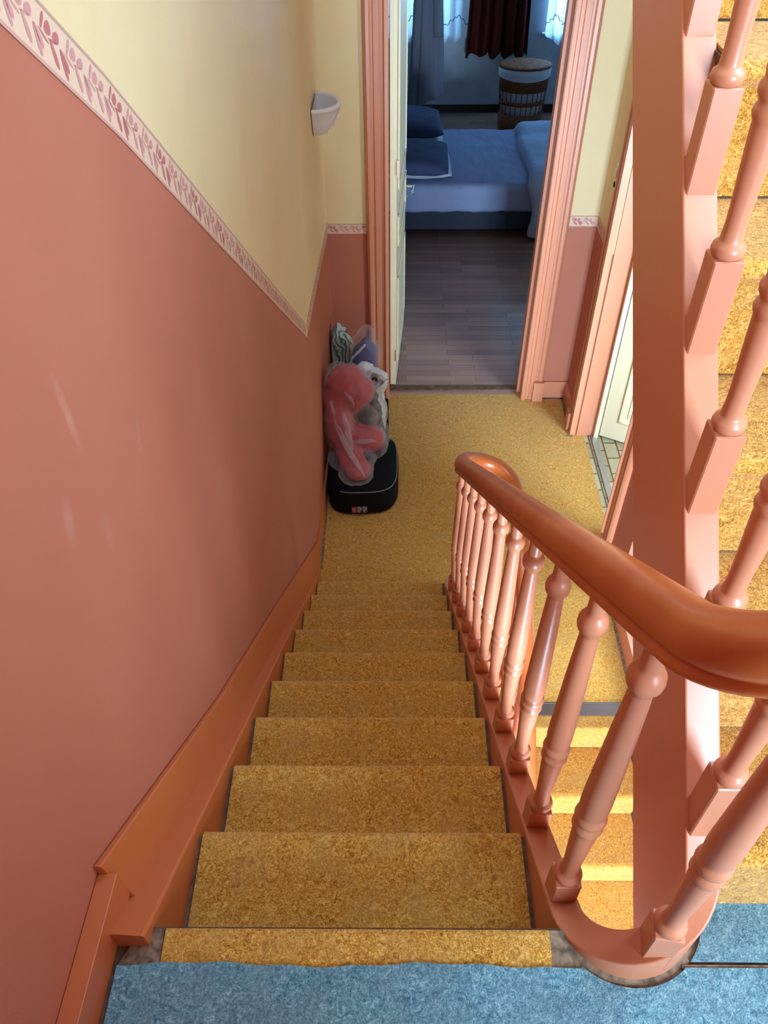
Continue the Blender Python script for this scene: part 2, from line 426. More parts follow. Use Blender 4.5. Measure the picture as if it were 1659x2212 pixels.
# ------------------------------------------------------------------ far wall, right wall, back wall, ceiling
def two_tone(name, boxes, split):
    bm = bmesh.new()
    for (x0, x1, y0, y1, z0, z1) in boxes:
        if z0 < split < z1:
            box(bm, x0, x1, y0, y1, z0, split, 0); box(bm, x0, x1, y0, y1, split, z1, 1)
        else: box(bm, x0, x1, y0, y1, z0, z1, 1 if z0 >= split else 0)
    return struct(mesh_obj(name, bm, [M_PINK, M_CREAM]))
DX0, DX1, DZ1 = .375, 1.300, .72
two_tone('wall_far', [(-.2, DX0-.01, YF, YF+.15, ZBOT, ZTOP), (DX1+.01, 1.9, YF, YF+.15, ZBOT, ZTOP), (DX0-.01, DX1+.01, YF, YF+.15, DZ1+.03, ZTOP), (DX0-.01, DX1+.01, YF, YF+.15, ZBOT, ZL-.02)], -.72)
RY0, RY1, RZ1 = 2.68, 3.675, .30
two_tone('wall_right', [(XR, XR+.14, .06, .15, ZBOT, ZTOP), (XR, XR+.14, 2.30, RY0, ZBOT, ZTOP), (XR, XR+.14, 1.05, 1.60, ZBOT, ZTOP), (XR, XR+.14, 1.60, 2.30, ZBOT, -1.82), (XR, XR+.14, 1.60, 2.30, -1.2, ZTOP), (XR, XR+.14, .15, 1.05, ZBOT, 1.32), (XR, XR+.14, .15, 1.05, 2.6, ZTOP), (XR, XR+.14, YB-.2, .06, ZBOT, -.27), (XR, XR+.14, RY1+.01, YF+.001, ZBOT, ZTOP), (XR, XR+.14, RY0, RY1+.01, RZ1, ZTOP), (XR, XR+.14, RY0, RY1+.01, ZBOT, ZL-.02)], -.70)
bm = bmesh.new()
WX0, WX1, XL = .72, 1.52, 2.55
WX0, WX1 = .85, 1.55
WINS = [(1.60, 2.40, .40, 1.90), (WX0, WX1, -2.4, -.5)]
for (x0, x1, z0, z1) in ((-.3, 1.60, -.3, ZTOP), (2.40, XL+.15, -.3, ZTOP), (1.60, 2.40, -.3, .40), (1.60, 2.40, 1.90, ZTOP),
                         (-.3, WX0, ZBOT, -.3), (WX1, 1.8, ZBOT, -.3), (WX0, WX1, -.5, -.3), (WX0, WX1, ZBOT, -2.4)):
    box(bm, x0, x1, YB-.15, YB, z0, z1)
struct(mesh_obj('wall_back', bm, [M_PINK]))
bm = bmesh.new(); box(bm, -.05, 1.20, YB, -.87, .0, ZTOP)   # unseen block added to keep window light off the lower left wall
struct(mesh_obj('wall_light_block', bm, [M_PINK]))
bm = bmesh.new(); box(bm, XL, XL+.15, YB, .21, -.3, ZTOP)
struct(mesh_obj('wall_landing_right', bm, [M_PINK]))
bm = bmesh.new(); box(bm, XR+.14, XL, .06, .21, -.3, ZTOP)
struct(mesh_obj('wall_landing_far', bm, [M_PINK]))
for i, (x0, x1, z0, z1) in enumerate(WINS):
    o = bmesh.new()
    for b_ in ((x0, x0+.05, z0, z1), (x1-.05, x1, z0, z1), (x0+.05, x1-.05, z0, z0+.05), (x0+.05, x1-.05, z1-.05, z1), ((x0+x1)/2-.02, (x0+x1)/2+.02, z0+.05, z1-.05)):
        box(o, b_[0], b_[1], YB-.10, YB-.04, b_[2], b_[3])
    struct(mesh_obj('window_%d' % (i+1), o, [M_IVORY], bevel=.004))
bm = bmesh.new()
for q in ((-.3, .16, YB-.15, YF+.15), (.80, XL+.15, YB-.15, YF+.15), (.16, .80, YB-.15, 1.58), (.16, .80, 2.42, YF+.15)): box(bm, *q, ZTOP, ZTOP+.08)  # gap left open for the added overhead fill
struct(mesh_obj('ceiling', bm, [M_PINE]))

o = bmesh.new()
for b_ in ((.15, .20, 1.32, 2.6), (1.0, 1.05, 1.32, 2.6), (.20, 1.0, 1.32, 1.37), (.20, 1.0, 2.55, 2.6), (.58, .62, 1.37, 2.55)):
    box(o, XR+.07, XR+.11, b_[0], b_[1], b_[2], b_[3])
struct(mesh_obj('window_7', o, [M_IVORY], bevel=.004))
o = bmesh.new()
for b_ in ((1.60, 1.64, -1.82, -1.2), (2.26, 2.30, -1.82, -1.2), (1.64, 2.26, -1.82, -1.78), (1.64, 2.26, -1.24, -1.2), (1.93, 1.97, -1.78, -1.24)):
    box(o, XR+.07, XR+.11, b_[0], b_[1], b_[2], b_[3])
struct(mesh_obj('window_8', o, [M_IVORY], bevel=.004))

# ------------------------------------------------------------------ floors
# lower landing (carpeted) and ground far below
bm = bmesh.new(); box(bm, -.12, XR+.06, 1.56, YF+.03, ZL-.2, ZL)
struct(mesh_obj('floor', bm, [M_GOLD]), 'golden carpeted lower landing', 'floor')
bm = bmesh.new(); box(bm, -.3, 1.8, YB-.15, YF+.15, ZBOT-.1, ZBOT)
struct(mesh_obj('floor_ground', bm, [M_GROUND]))
# upper landing slab around the stair well
UC, UR = Vector((.7835, .04)), .0885       # centre / mid radius of the upper wreath
arc = lambda r, a0, a1, n: [(UC.x+r*math.cos(math.radians(a0+(a1-a0)*i/n)), UC.y+r*math.sin(math.radians(a0+(a1-a0)*i/n))) for i in range(n+1)]
bm = bmesh.new()
prism(bm, [(-.2, YB), (XL, YB), (XL, .07), (.90, .07)]+arc(.1165, 0, -160, 18)+[(.667, .0), (-.2, .0)], 2, -.26, -.002)
struct(mesh_obj('floor_upper', bm, [M_WOODGREY]))
# blue carpet laid on the slab, with its slightly wavy cut edge, and the golden nosing strip
bm = bmesh.new()
edge = []
for i in range(31):
    x = -.046+(.700+.046)*i/30
    edge.append((x, -.058+.003*math.sin(x*17)+.0015*math.sin(x*61)))
pts = [(-.046, YB), (XL-.03, YB), (XL-.03, -.0595), (.866, -.0595)]+arc(.129, -50, -130, 16)[0:]+edge[::-1]
prism(bm, pts, 2, -.002, .006)
tag(mesh_obj('carpet', bm, [M_BLUE]), 'large worn blue carpet on the upper landing in front of the stairs', 'carpet')
bm = bmesh.new()
prism(bm, [(XL-.03, -.0555), (XL-.03, .058), (XR-.02, .058), (XR-.02, .072), (.912, .072), (.912, .05)]+arc(.129, 0, -44, 8), 2, -.002, .006)
tag(mesh_obj('carpet', bm, [M_BLUE]), 'small blue carpet piece beside the newel curve at the foot of the upward stairs', 'carpet')
# dusty gap round the wreath foot
bm = bmesh.new()
a = arc(.128, 0, -158, 40); b = arc(.114, 0, -158, 40)
vs = [[bm.verts.new((p[0], p[1], z)) for p in q] for q, z in ((a, .0005), (b, .0005), (b, .004))]
vo = [bm.verts.new((p[0]*.0+q[0], q[1], .001)) for p, q in zip(a, a)]
for i in range(40):
    bm.faces.new((vs[0][i], vs[0][i+1], vs[2][i+1], vs[2][i]))
prism(bm, [(.655, -.06), (.705, -.06), (.672, -.004), (.655, -.004)], 2, -.002, .0015)
prism(bm, [(-.046, -.06), (.02, -.06), (.02, -.004), (-.02, -.004)], 2, -.002, .0015)
prism(bm, [(.86, -.0605), (XL-.03, -.0605), (XL-.03, -.0545), (.86, -.0545)], 2, -.001, .0035)
box(bm, 1.562, 1.576, 1.65, 2.55, ZL+.0005, ZL+.003); box(bm, 1.44, 1.60, 4.070, 4.0865, ZL+.0005, ZL+.003); box(bm, 1.578, 1.5965, 3.81, 4.08, ZL+.0005, ZL+.003)
box(bm, 1.556, 1.60, 3.662, 3.68, ZL+.0005, ZL+.003); box(bm, -.006, .008, 2.5, 4.05, ZL+.0005, ZL+.003)
struct(mesh_obj('trim_4', bm, [M_DUST]), 'dusty grey gap along the carpet edges', 'floor trim')

# ------------------------------------------------------------------ staircases
def stair(parent, noses, s, x0, x1, cx0, cx1, going, last_riser, mats=(None,)):
    """noses: (y, z) of each tread nosing; s = +1 when the nosings face +Y, -1 when they face -Y"""
    n = len(noses)
    for k, (y, z) in enumerate(noses):
        yb = y-s*(going+.03)
        bm = bmesh.new()
        box(bm, x0, x1, min(y-s*.012, yb), max(y-s*.012, yb), z-.034, z-.007, 1)
        # carpet skin folded over the nosing
        bmc = bm
        prof = [(yb, z-.004), (y-s*.022, z), (y-s*.011, z-.002), (y-s*.004, z-.007), (y, z-.017), (y-s*.001, z-.025), (y-s*.006, z-.033), (y-s*.014, z-.038), (y-s*.036, z-.040)]
        inner = [(yb, z-.0105), (y-s*.022, z-.0065), (y-s*.014, z-.0075), (y-s*.011, z-.012), (y-s*.010, z-.018), (y-s*.010, z-.024), (y-s*.012, z-.030), (y-s*.018, z-.034), (y-s*.036, z-.035)]
        prism(bmc, prof+inner[::-1], 0, cx0+random.uniform(0, .003), cx1-random.uniform(0, .003), 0)
        mesh_obj('tread', bm, [M_GOLD, M_WOODGREY], parent)
    for k, (y, zt, zb) in enumerate(last_riser):
        bm = bmesh.new()
        box(bm, x0, x1, y-.006, y+.006, zb, zt, 1)
        box(bm, cx0, cx1, y+s*.0065-.0025*s if s > 0 else y-.0115, y+s*.0115 if s > 0 else y-.0055, zb+.001, zt, 0)
        mesh_obj('riser', bm, [M_GOLD, M_WOODGREY], parent)

# first flight, down from the upper to the lower landing
st1 = thing('staircase', 'golden carpeted flight descending between the pink left wall and the balusters', 'staircase', (.335, 2.3, ZL))
noses = [(k*G, -k*R) for k in range(1, 10)]
stair(st1, noses, 1, -.01, .672, .008, .660, G, [((k)*G-.028, -k*R-.03, -(k+1)*R) for k in range(0, 10)])
# golden nosing strip of the upper landing
bm = bmesh.new()
prof = [(-.062, .0), (-.012, .004), (-.004, .002), (0, -.008), (-.001, -.028), (-.01, -.036), (-.03, -.038), (-.03, -.03), (-.012, -.026), (-.012, -.006), (-.062, -.004)]
prism(bm, prof, 0, .022, .655, 0)
mesh_obj('nosing_strip', bm, [M_GOLD], st1)
bm = bmesh.new()   # sloping soffit board
prism(bm, [(-.03, -.06), (2.3, -1.90), (2.3, -1.98), (2.0, -1.98), (-.03, -.32)], 0, -.02, .665)
o = mesh_obj('soffit', bm, [M_PLASTER], st1)
for ob in st1.children:
    if ob.name.startswith('soffit'):
        ob.location.z -= .21
# wall string with its moulded top and the skirting board above it
bm = bmesh.new()
ys = [-.03, 0.2, .6, 1.0, 1.5, 2.0, 2.42]
for sec, mi in (([(None, -.42), (0, -.42), (0, .018), (-.004, .024), (-.04, .032), (None, .032)], 0),):
    rings = []
    for y in ys:
        rings.append([bm.verts.new((wx(y)+.001 if p[0] is None else p[0]+.002*y, y, p[1]-SL*y)) for p in sec])
    for A, B in zip(rings, rings[1:]):
        for i in range(len(sec)): bm.faces.new((A[i], A[(i+1) % len(sec)], B[(i+1) % len(sec)], B[i]))
    bm.faces.new(rings[0]); bm.faces.new(rings[-1][::-1])
mesh_obj('wall_string', bm, [M_PAINTD], st1, bevel=.003)
bm = bmesh.new()
sk = [(.05, .122), (.70, -.42), (1.19, -.784), (1.924, -1.336), (2.56, -1.822)]
lowr = [(2.56, ZL), (2.40, ZL), (2.40, -SL*2.40+.01), (.05, -.03)]
rings = [[bm.verts.new((wx(y)+.0005, y, z)) for y, z in sk+lowr],
         [bm.verts.new((wx(y)+.013, y, z)) for y, z in sk]+[bm.verts.new((-.04+.014*y, y, z)) for y, z in lowr]]
bm.faces.new(rings[0]); bm.faces.new(rings[1][::-1])
n = len(rings[0])
for i in range(n): bm.faces.new((rings[0][i], rings[0][(i+1) % n], rings[1][(i+1) % n], rings[1][i]))
mesh_obj('skirting_board', bm, [M_PAINTD], st1, bevel=.003)

# second flight, further down below the upper one
G3 = .245
st2 = thing('staircase', 'lower golden carpeted flight going down from the landing edge behind the balusters', 'staircase', (1.28, 1.5, ZL-.2))
noses = [(1.50-G3*k, ZL-R*k) for k in range(1, 11)]
stair(st2, noses, -1, .985, 1.575, .992, 1.562, G3, [(1.50-G3*k+.028, ZL-R*k-.03, ZL-R*(k+1)) for k in range(0, 11)])
# the stair's own front strip of the landing, then the metal edge
bm = bmesh.new()
prof = [(1.58, ZL+.0), (1.512, ZL+.004), (1.504, ZL+.002), (1.50, ZL-.008), (1.501, ZL-.03), (1.53, ZL-.036), (1.58, ZL-.036)]
prism(bm, prof, 0, .99, 1.565)
mesh_obj('nosing_strip', bm, [M_GOLD], st2)
bm = bmesh.new()
box(bm, .965, 1.57, 1.572, 1.645, ZL+.001, ZL+.006); box(bm, .965, 1.57, 1.634, 1.641, ZL+.006, ZL+.009)
tag(mesh_obj('metal_edge_strip', bm, [M_DKSTEEL], bevel=.002), 'dark metal edge strip across the landing carpet at the top of the lower flight', 'metal strip')
bm = bmesh.new()
lz = lambda y: ZL+.81*(y-1.50)
prism(bm, [(2.66, ZL), (2.66, ZL+.13), (1.62, ZL+.13), (1.5, ZL+.10), (-1.2, lz(-1.2)+.10), (-1.2, lz(-1.2)-.3), (1.5, ZL-.3), (2.66, ZL-.1)], 0, XR-.035, XR-.0005)
mesh_obj('wall_string', bm, [M_PAINT], st2, bevel=.003)

# third flight, up from the blue landing
G2, R2 = .2075, .21
st3 = thing('staircase', 'golden carpeted flight climbing from the blue landing at the right edge', 'staircase', (1.2, .1, 0))
noses = [(.02+G2*k, .22+R2*k) for k in range(0, 12)]
stair(st3, noses, -1, .895, 1.60, .900, 1.59, G2, [(.02+G2*k+.03, .22+R2*k-.03, .22+R2*(k-1) if k else 0) for k in range(0, 12)])
bm = bmesh.new()
prism(bm, [(.08, -.10), (.08, .0), (2.4, 2.35), (2.4, 2.1), (.2, -.12)], 0, .90, 1.6)
mesh_obj('soffit', bm, [M_PLASTER], st3)
for ob in st3.children:
    if ob.name.startswith('soffit'): ob.location.z -= .02

# ------------------------------------------------------------------ balustrade: string, handrail, balusters
def smooth_min(a, b, k=.05):
    h = max(k-abs(a-b), 0)/k
    return min(a, b)-h*h*k*.25
zlow = lambda y: smooth_min(-1.885, -1.94+.81*(y-1.50), .08)
BC, BR = Vector((.83, 2.15)), .135
path = []   # (x, y, ztop, zbottom)
y = -1.25
while y < 2.149:
    path.append((.965, y, zlow(y), zlow(y)-.34 if y < 1.45 else max(zlow(y)-.34, ZL-.05))); y += .085
zA, zB = zlow(2.15), -SL*2.15+.005
for i in range(17):
    a = PI*i/16
    t = i/16
    path.append((BC.x+BR*math.cos(a), BC.y+BR*math.sin(a), zA+(zB-zA)*(t*t*(3-2*t)*.5+t*.5), ZL-.05))
y = 2.08
while y > .05:
    z = -SL*y+.005
    path.append((.695, y, z, max(z-.33, ZL-.05))); y -= .07
zA, zB = -SL*.04+.005, .145+.975*.04
for i in range(25):
    a = PI+PI*i/24; t = i/24
    path.append((UC.x+UR*math.cos(a), UC.y+UR*math.sin(a), zA+(zB-zA)*t, -.29+.10*t))
y = .10
while y < 2.5:
    path.append((.872, y, .145+.975*y, -.235+.995*y)); y += .08
bal = thing('balustrade', 'pink painted balustrade of turned balusters with brown handrail winding round the stair well', 'balustrade', (.70, .0, 0))
bm = bmesh.new()
pts = [(p[0], p[1], p[2]) for p in path]
hs = .0275
sweep(bm, pts, lambda i: [(-hs, 0), (hs, 0), (hs, path[i][3]-path[i][2]), (-hs, path[i][3]-path[i][2])], tilt=False)
mesh_obj('outer_string', bm, [M_PAINT], bal, bevel=.004, angle=40)

rail = []
rl = lambda y: -1.035+.0*y if y > 1.85 else smooth_min(-1.04, -1.09+.81*(y-1.62), .12)
y = -1.2
while y < 2.09:
    rail.append((.935+(.0 if y > 1.6 else 0), y, smooth_min(-.985-.17*(2.1-y), -1.10+.81*(y-1.60), .10))); y += .07
CB, RB = Vector((.815, 2.10)), .12
zA, zB = -.985, -SL*2.10+.005+.815
for i in range(17):
    a = PI*i/16; t = i/16
    rail.append((CB.x+RB*math.cos(a), CB.y+RB*math.sin(a), zA+(zB-zA)*(t*.4+.6*t*t)))
y = 2.03
while y > .06:
    rail.append((.695, y, -SL*y+.005+.79+.0125*y)); y -= .07
zA, zB = -SL*.04+.795, .145+.975*.04+.80
for i in range(1, 25):
    a = PI+PI*i/24; t = i/24
    rail.append((UC.x+UR*math.cos(a), UC.y+UR*math.sin(a), zA+(zB-zA)*t))
y = .10
while y < 2.4:
    rail.append((.872, y, .145+.975*y+.80)); y += .08
half = [(0, .036), (.010, .0355), (.020, .032), (.028, .023), (.032, .010), (.0325, 0), (.031, -.007), (.0255, -.0135), (.0235, -.016), (.0245, -.0185), (.0285, -.021), (.0295, -.025), (.0275, -.030), (.021, -.0335), (.012, -.036)]
sec = half+[(-x, z) for x, z in half[:0:-1]]
bm = bmesh.new(); sweep(bm, rail, sec)
mesh_obj('handrail', bm, [M_RAIL], bal, smooth=True)

# one turned baluster, origin on the string's top, 0.775 high
bm = bmesh.new()
prof = [(.0185, .078), (.0225, .082), (.0245, .090), (.0225, .098), (.0175, .102), (.0160, .106), (.0158, .112), (.0148, .125),
        (.0152, .150), (.0170, .19), (.0192, .235), (.0202, .262), (.0198, .270), (.0222, .274), (.0242, .282), (.0226, .290), (.0196, .294),
        (.0204, .298), (.0238, .304), (.0250, .311), (.0238, .318), (.0205, .322), (.0205, .327), (.0218, .335), (.0228, .352), (.0226, .38), (.0212, .44), (.0188, .54),
        (.0160, .63), (.0150, .652), (.0148, .658), (.0175, .662), (.0222, .672), (.0235, .681), (.0222, .691), (.0172, .701), (.0148, .703), (.0144, .71), (.0138, .74), (.0136, .80)]
lathe(bm, prof, n=22)
for f in bm.faces: f.smooth = True
hb = .0222
v = [bm.verts.new((x*hb, y_*hb, z)) for x in (-1, 1) for y_ in (-1, 1) for z in (-.05, .079)]
fs = [bm.faces.new([v[i] for i in q]) for q in ((0, 1, 3, 2), (4, 6, 7, 5), (0, 4, 5, 1), (2, 3, 7, 6), (0, 2, 6, 4), (1, 5, 7, 3))]
bmesh.ops.bevel(bm, geom=list({e for f in fs for e in f.edges}), offset=.002, segments=1, affect='EDGES')
bmesh.ops.recalc_face_normals(bm, faces=bm.faces[:])
me = bpy.data.meshes.new('baluster'); bm.to_mesh(me); bm.free(); me.materials.append(M_PAINT)
b0 = bpy.data.objects.new('baluster', me); first = [True]
me2 = me.copy(); me2.name = 'baluster_tall_block'
for v_ in me2.vertices:
    if v_.co.z > 0: v_.co.z += .055*min(1, v_.co.z/.06)*(1-v_.co.z/.80)**.8 if v_.co.z < .8 else 0
    if v_.co.z < .14 and abs(v_.co.x) > .015 and abs(abs(v_.co.x)-.0245) > 9: pass
def baluster(x, y, z, ztop, rz=0, tall=False):
    o = b0 if first[0] else b0.copy()
    first[0] = False
    COL.objects.link(o); o.parent = bal
    if tall: o.data = me2
    o.location = Vector((x, y, z))-bal.location
    o.rotation_euler = (0, 0, rz)
    o.scale = (1, 1, (ztop-z)/.775)
for k in range(11):
    y = .078+.1975*k
    baluster(.695, y, -SL*y+.005, -SL*y+.005+.772+.0125*y)
a = math.radians(125)
baluster(.728, 2.235, -1.76, -.935)
baluster(.905, 2.235, -1.84, -1.03)
a = math.radians(283)
baluster(UC.x+UR*math.cos(a), UC.y+UR*math.sin(a), .083, .083+.78, math.radians(-8))
for k in range(12):
    y = .088+.176*k
    baluster(.872, y, .145+.975*y, .145+.975*y+.78, tall=True)
for k in range(11):
    y = 1.98-.19*k
    baluster(.95, y, zlow(y), smooth_min(-.985-.17*(2.1-y), -1.10+.81*(y-1.60), .10)-.015)

# ------------------------------------------------------------------ landing baseboards
bm = bmesh.new()
rings = [[bm.verts.new((wx(y)+dx, y, z)) for y, z in ((2.56, ZL), (2.56, -1.845), (YF, -1.845), (YF, ZL))] for dx in (-.002, .014)]
bm.faces.new(rings[0]); bm.faces.new(rings[1][::-1])
for i in range(4): bm.faces.new((rings[0][i], rings[0][(i+1) % 4], rings[1][(i+1) % 4], rings[1][i]))
struct(mesh_obj('baseboard_left', bm, [M_PAINTD], bevel=.003))
bm = bmesh.new()
rings = [[bm.verts.new((wx(y)+dx, y, z)) for y, z in ((YB, 0), (YB, .105), (.052, .092), (.052, .0))] for dx in (.0005, .033)]
bm.faces.new(rings[0]); bm.faces.new(rings[1][::-1])
for i in range(4): bm.faces.new((rings[0][i], rings[0][(i+1) % 4], rings[1][(i+1) % 4], rings[1][i]))
struct(mesh_obj('baseboard_upper', bm, [M_PAINTD], bevel=.002))
bm = bmesh.new()
box(bm, 1.44, XR, YF-.014, YF+.01, ZL, -1.848)
box(bm, XR-.014, XR+.01, RY1+.10, YF-.014, ZL, -1.848)
struct(mesh_obj('baseboard_right', bm, [M_PAINT], bevel=.003))

# ------------------------------------------------------------------ bedroom door: moulded casing, leaf
def casing_profile(w, flip):
    p = [(0, 0), (0, .040), (.018, .044), (.022, .034), (.026, .026), (.042, .026), (.046, .032), (.074, .032), (.078, .024), (.088, .026), (.096, .034), (.112, .036), (.122, .028), (.128, .020), (.128, 0)]
    p = [(x*w/.128, d) for x, d in p]
    return [(-x, d) for x, d in p] if flip else p
bm = bmesh.new()
prism(bm, [(DX0-x, YF+.002-d) for x, d in casing_profile(.128, False)], 2, ZL, DZ1+.13)
prism(bm, [(DX1+x, YF+.002-d) for x, d in casing_profile(.140, False)], 2, ZL, DZ1+.13)
box(bm, DX0, DX1, YF-.03, YF+.002, DZ1, DZ1+.13)
# jamb linings
box(bm, DX0-.012, DX0+.004, YF-.03, YF+.17, ZL, DZ1+.02); box(bm, DX1-.004, DX1+.012, YF-.03, YF+.17, ZL, DZ1+.02)
box(bm, DX0, DX1, YF-.02, YF+.17, DZ1, DZ1+.02)
box(bm, DX1-.022, DX1-.004, YF+.06, YF+.12, ZL, DZ1)
box(bm, DX1+.072, DX1+.142, YF-.056, YF+.002, ZL, -1.828)   # plinth block
box(bm, DX0-.130, DX0-.066, YF-.056, YF+.002, ZL, -1.828)
struct(mesh_obj('trim_5', bm, [M_PAINT]), 'moulded pink casing round the bedroom doorway', 'door casing')
bm = bmesh.new(); box(bm, DX0, DX1, YF+.075, YF+.135, ZL-.01, ZL+.006)
struct(mesh_obj('trim_6', bm, [M_WOODGREY], bevel=.003), 'wooden threshold of the bedroom doorway', 'threshold')

def door_leaf(name, L, Z0, Z1, hinge, ang, side, panels):
    """leaf built along +x from the hinge, thickness in y, then turned"""
    bm = bmesh.new(); T = .04
    box(bm, 0, L, 0, T, Z0, Z1, 0)
    for (a, b, c, d) in panels:
        for yy, sgn in ((0, -1), (T, 1)):
            for (x0, x1, z0, z1) in ((a, b, c, c+.018), (a, b, d-.018, d), (a, a+.018, c, d), (b-.018, b, c, d)):
                box(bm, x0, x1, min(yy, yy+sgn*.010), max(yy, yy+sgn*.010), z0, z1, 0)
            box(bm, a+.05, b-.05, min(yy, yy+sgn*.005), max(yy, yy+sgn*.005), c+.05, d-.05, 0)
    M = Matrix.Translation(Vector(hinge)) @ Matrix.Rotation(ang, 4, 'Z')
    bm.transform(M)
    return struct(mesh_obj(name, bm, [M_IVORY], bevel=.003, seg=1)), M
d1, M1 = door_leaf('door_1', .86, ZL+.015, DZ1-.01, (.424, YF+.125, 0), math.radians(85.5), 1, [(.10, .76, ZL+.18, ZL+.80), (.10, .76, ZL+1.0, ZL+1.22), (.10, .76, ZL+1.36, DZ1-.15)])
d1['label'] = 'ivory bedroom door opened inwards along its left jamb'; d1['category'] = 'door'
bm = bmesh.new()
zh = ZL+1.10
box(bm, .78, .83, -.008, 0, zh-.14, zh+.10)
tube(bm, (.805, 0, zh), (.805, -.055, zh), .010)
tube(bm, (.815, -.055, zh), (.70, -.055, zh-.004), .009)
tube(bm, (.805, -.008, zh-.07), (.805, -.022, zh-.07), .007)
bm.transform(M1); mesh_obj('door_handle', bm, [M_CHROME], d1, smooth=False, bevel=.002)['label'] = 'shiny metal lever handle with plate'
bm = bmesh.new()
for zz in (ZL+.22, ZL+1.5):
    tube(bm, (-.004, -.006, zz), (-.004, -.006, zz+.09), .008)
bm.transform(M1); mesh_obj('hinge', bm, [M_IVORY], d1)

# ------------------------------------------------------------------ right-hand door to the tiled room
bm = bmesh.new()
pr = casing_profile(.125, False)
prism(bm, [(XR+.002-d*.85, RY1+x) for x, d in pr], 2, ZL, RZ1+.125)
prism(bm, [(XR+.002-d*.85, RY0-x) for x, d in pr], 2, ZL, RZ1+.125)
box(bm, XR-.02, XR+.002, RY0, RY1, RZ1, RZ1+.125)
box(bm, XR+.0125, XR+.15, RY1-.001, RY1+.015, ZL, RZ1); box(bm, XR+.0125, XR+.15, RY0-.015, RY0+.001, ZL, RZ1); box(bm, XR+.0125, XR+.15, RY0, RY1, RZ1-.001, RZ1+.015)
box(bm, XR-.048, XR+.002, RY1+.064, RY1+.128, ZL, -1.85)
struct(mesh_obj('trim_7', bm, [M_PAINT]), 'moulded pink casing of the doorway to the tiled room', 'door casing')
bm = bmesh.new(); box(bm, XR+.12, XR+.15, RY1-.028, RY1+.004, ZL, RZ1)
struct(mesh_obj('trim_8', bm, [M_IVORY], bevel=.003), 'narrow ivory door stop of the tiled room doorway', 'door stop')
d2, M2 = door_leaf('door_2', .80, ZL+.012, RZ1-.01, (XR+.158, RY1-.015, 0), math.radians(-28), 1, [(.10, .70, ZL+.16, ZL+.72), (.10, .70, ZL+.9, RZ1-.15)])
# leaf thickness lies behind its face
d2['label'] = 'ivory panelled door standing open into the tiled room'; d2['category'] = 'door'
bm = bmesh.new(); box(bm, .73, .77, -.008, 0, zh-.12, zh+.1); tube(bm, (.75, 0, zh), (.75, -.05, zh), .01); tube(bm, (.755, -.05, zh), (.65, -.05, zh), .009)
bm.transform(M2); mesh_obj('door_handle', bm, [M_CHROME], d2)
bm = bmesh.new(); box(bm, XR+.105, XR+.145, RY0, RY1-.005, ZL-.01, ZL+.005)
tag(mesh_obj('threshold_strip', bm, [M_STEEL], bevel=.002), 'pale aluminium threshold strip between golden carpet and tiled floor', 'threshold')
bm = bmesh.new(); box(bm, XR+.055, 3.6, 2.0, 4.6, ZL-.12, ZL-.004)
struct(mesh_obj('floor_tiled', bm, [M_TILE]))
bm = bmesh.new()
box(bm, XR+.14, 3.6, 4.6, 4.7, ZL-.1, .9); [box(bm, q[0], q[1], 1.9, 2.0, q[2], q[3]) for q in ((XR+.14, 2.18, ZL-.1, .9), (3.02, 3.6, ZL-.1, .9), (2.18, 3.02, ZL-.1, -1.12), (2.18, 3.02, .02, .9))]
box(bm, 3.5, 3.6, 2.0, 4.6, ZL-.1, .9)
struct(mesh_obj('wall_tiled_room', bm, [M_PLASTER]))
bm = bmesh.new()
box(bm, XR+.14, 3.6, 1.9, 4.7, .9, 1.0)
struct(mesh_obj('ceiling_tiled_room', bm, [M_PLASTER]))

# light switch on the right wall above the border
sw = thing('light_switch', 'small cream light switch on the right alcove wall beside the door casing', 'switch', (XR, 3.86, -.35))
bm = bmesh.new(); box(bm, XR-.012, XR, 3.825, 3.895, -.42, -.28); mesh_obj('switch_plate', bm, [M_PLASTIC], sw, bevel=.004)
bm = bmesh.new(); box(bm, XR-.020, XR-.011, 3.842, 3.878, -.345, -.300); mesh_obj('rocker', bm, [M_PLASTIC], sw, bevel=.003)
bm = bmesh.new(); tube(bm, (XR-.014, 3.86, -.385), (XR-.0115, 3.86, -.385), .016, 16); o = mesh_obj('socket', bm, [M_BLACK], sw)

# ------------------------------------------------------------------ ceramic wall light near the corner
LY, LZ = 3.765, .075; LX = wx(LY)+.002
lamp = thing('wall_light', 'white ceramic half bowl wall light on the cream wall near the corner', 'wall light', (LX, LY, LZ))
bm = bmesh.new()
outer = [(.050, -.150), (.072, -.140), (.098, -.105), (.120, -.060), (.130, -.025), (.134, -.022), (.140, -.018), (.142, -.004), (.138, 0), (.124, 0), (.120, -.010), (.108, -.055), (.085, -.100), (.055, -.128), (.0, -.132)]
lathe(bm, outer, (LX, LY, LZ), 28, sx=.98, sy=1.0, a0=-PI/2, a1=PI/2)
b_ = [bm.verts.new((LX, LY+s, LZ+z)) for s, z in ((-.050, -.150), (.050, -.150), (.098, -.105), (.130, -.025), (.142, 0), (-.142, 0), (-.130, -.025), (-.098, -.105))]
bm.faces.new(b_)
b2 = [bm.verts.new((LX+.005, LY+s, LZ+z)) for s, z in ((-.055, -.128), (.055, -.128), (.108, -.055), (.124, 0), (-.124, 0), (-.108, -.055))]
bm.faces.new(b2)
mesh_obj('bowl', bm, [M_LAMP], lamp, smooth=True, recalc=False)
bm = bmesh.new()
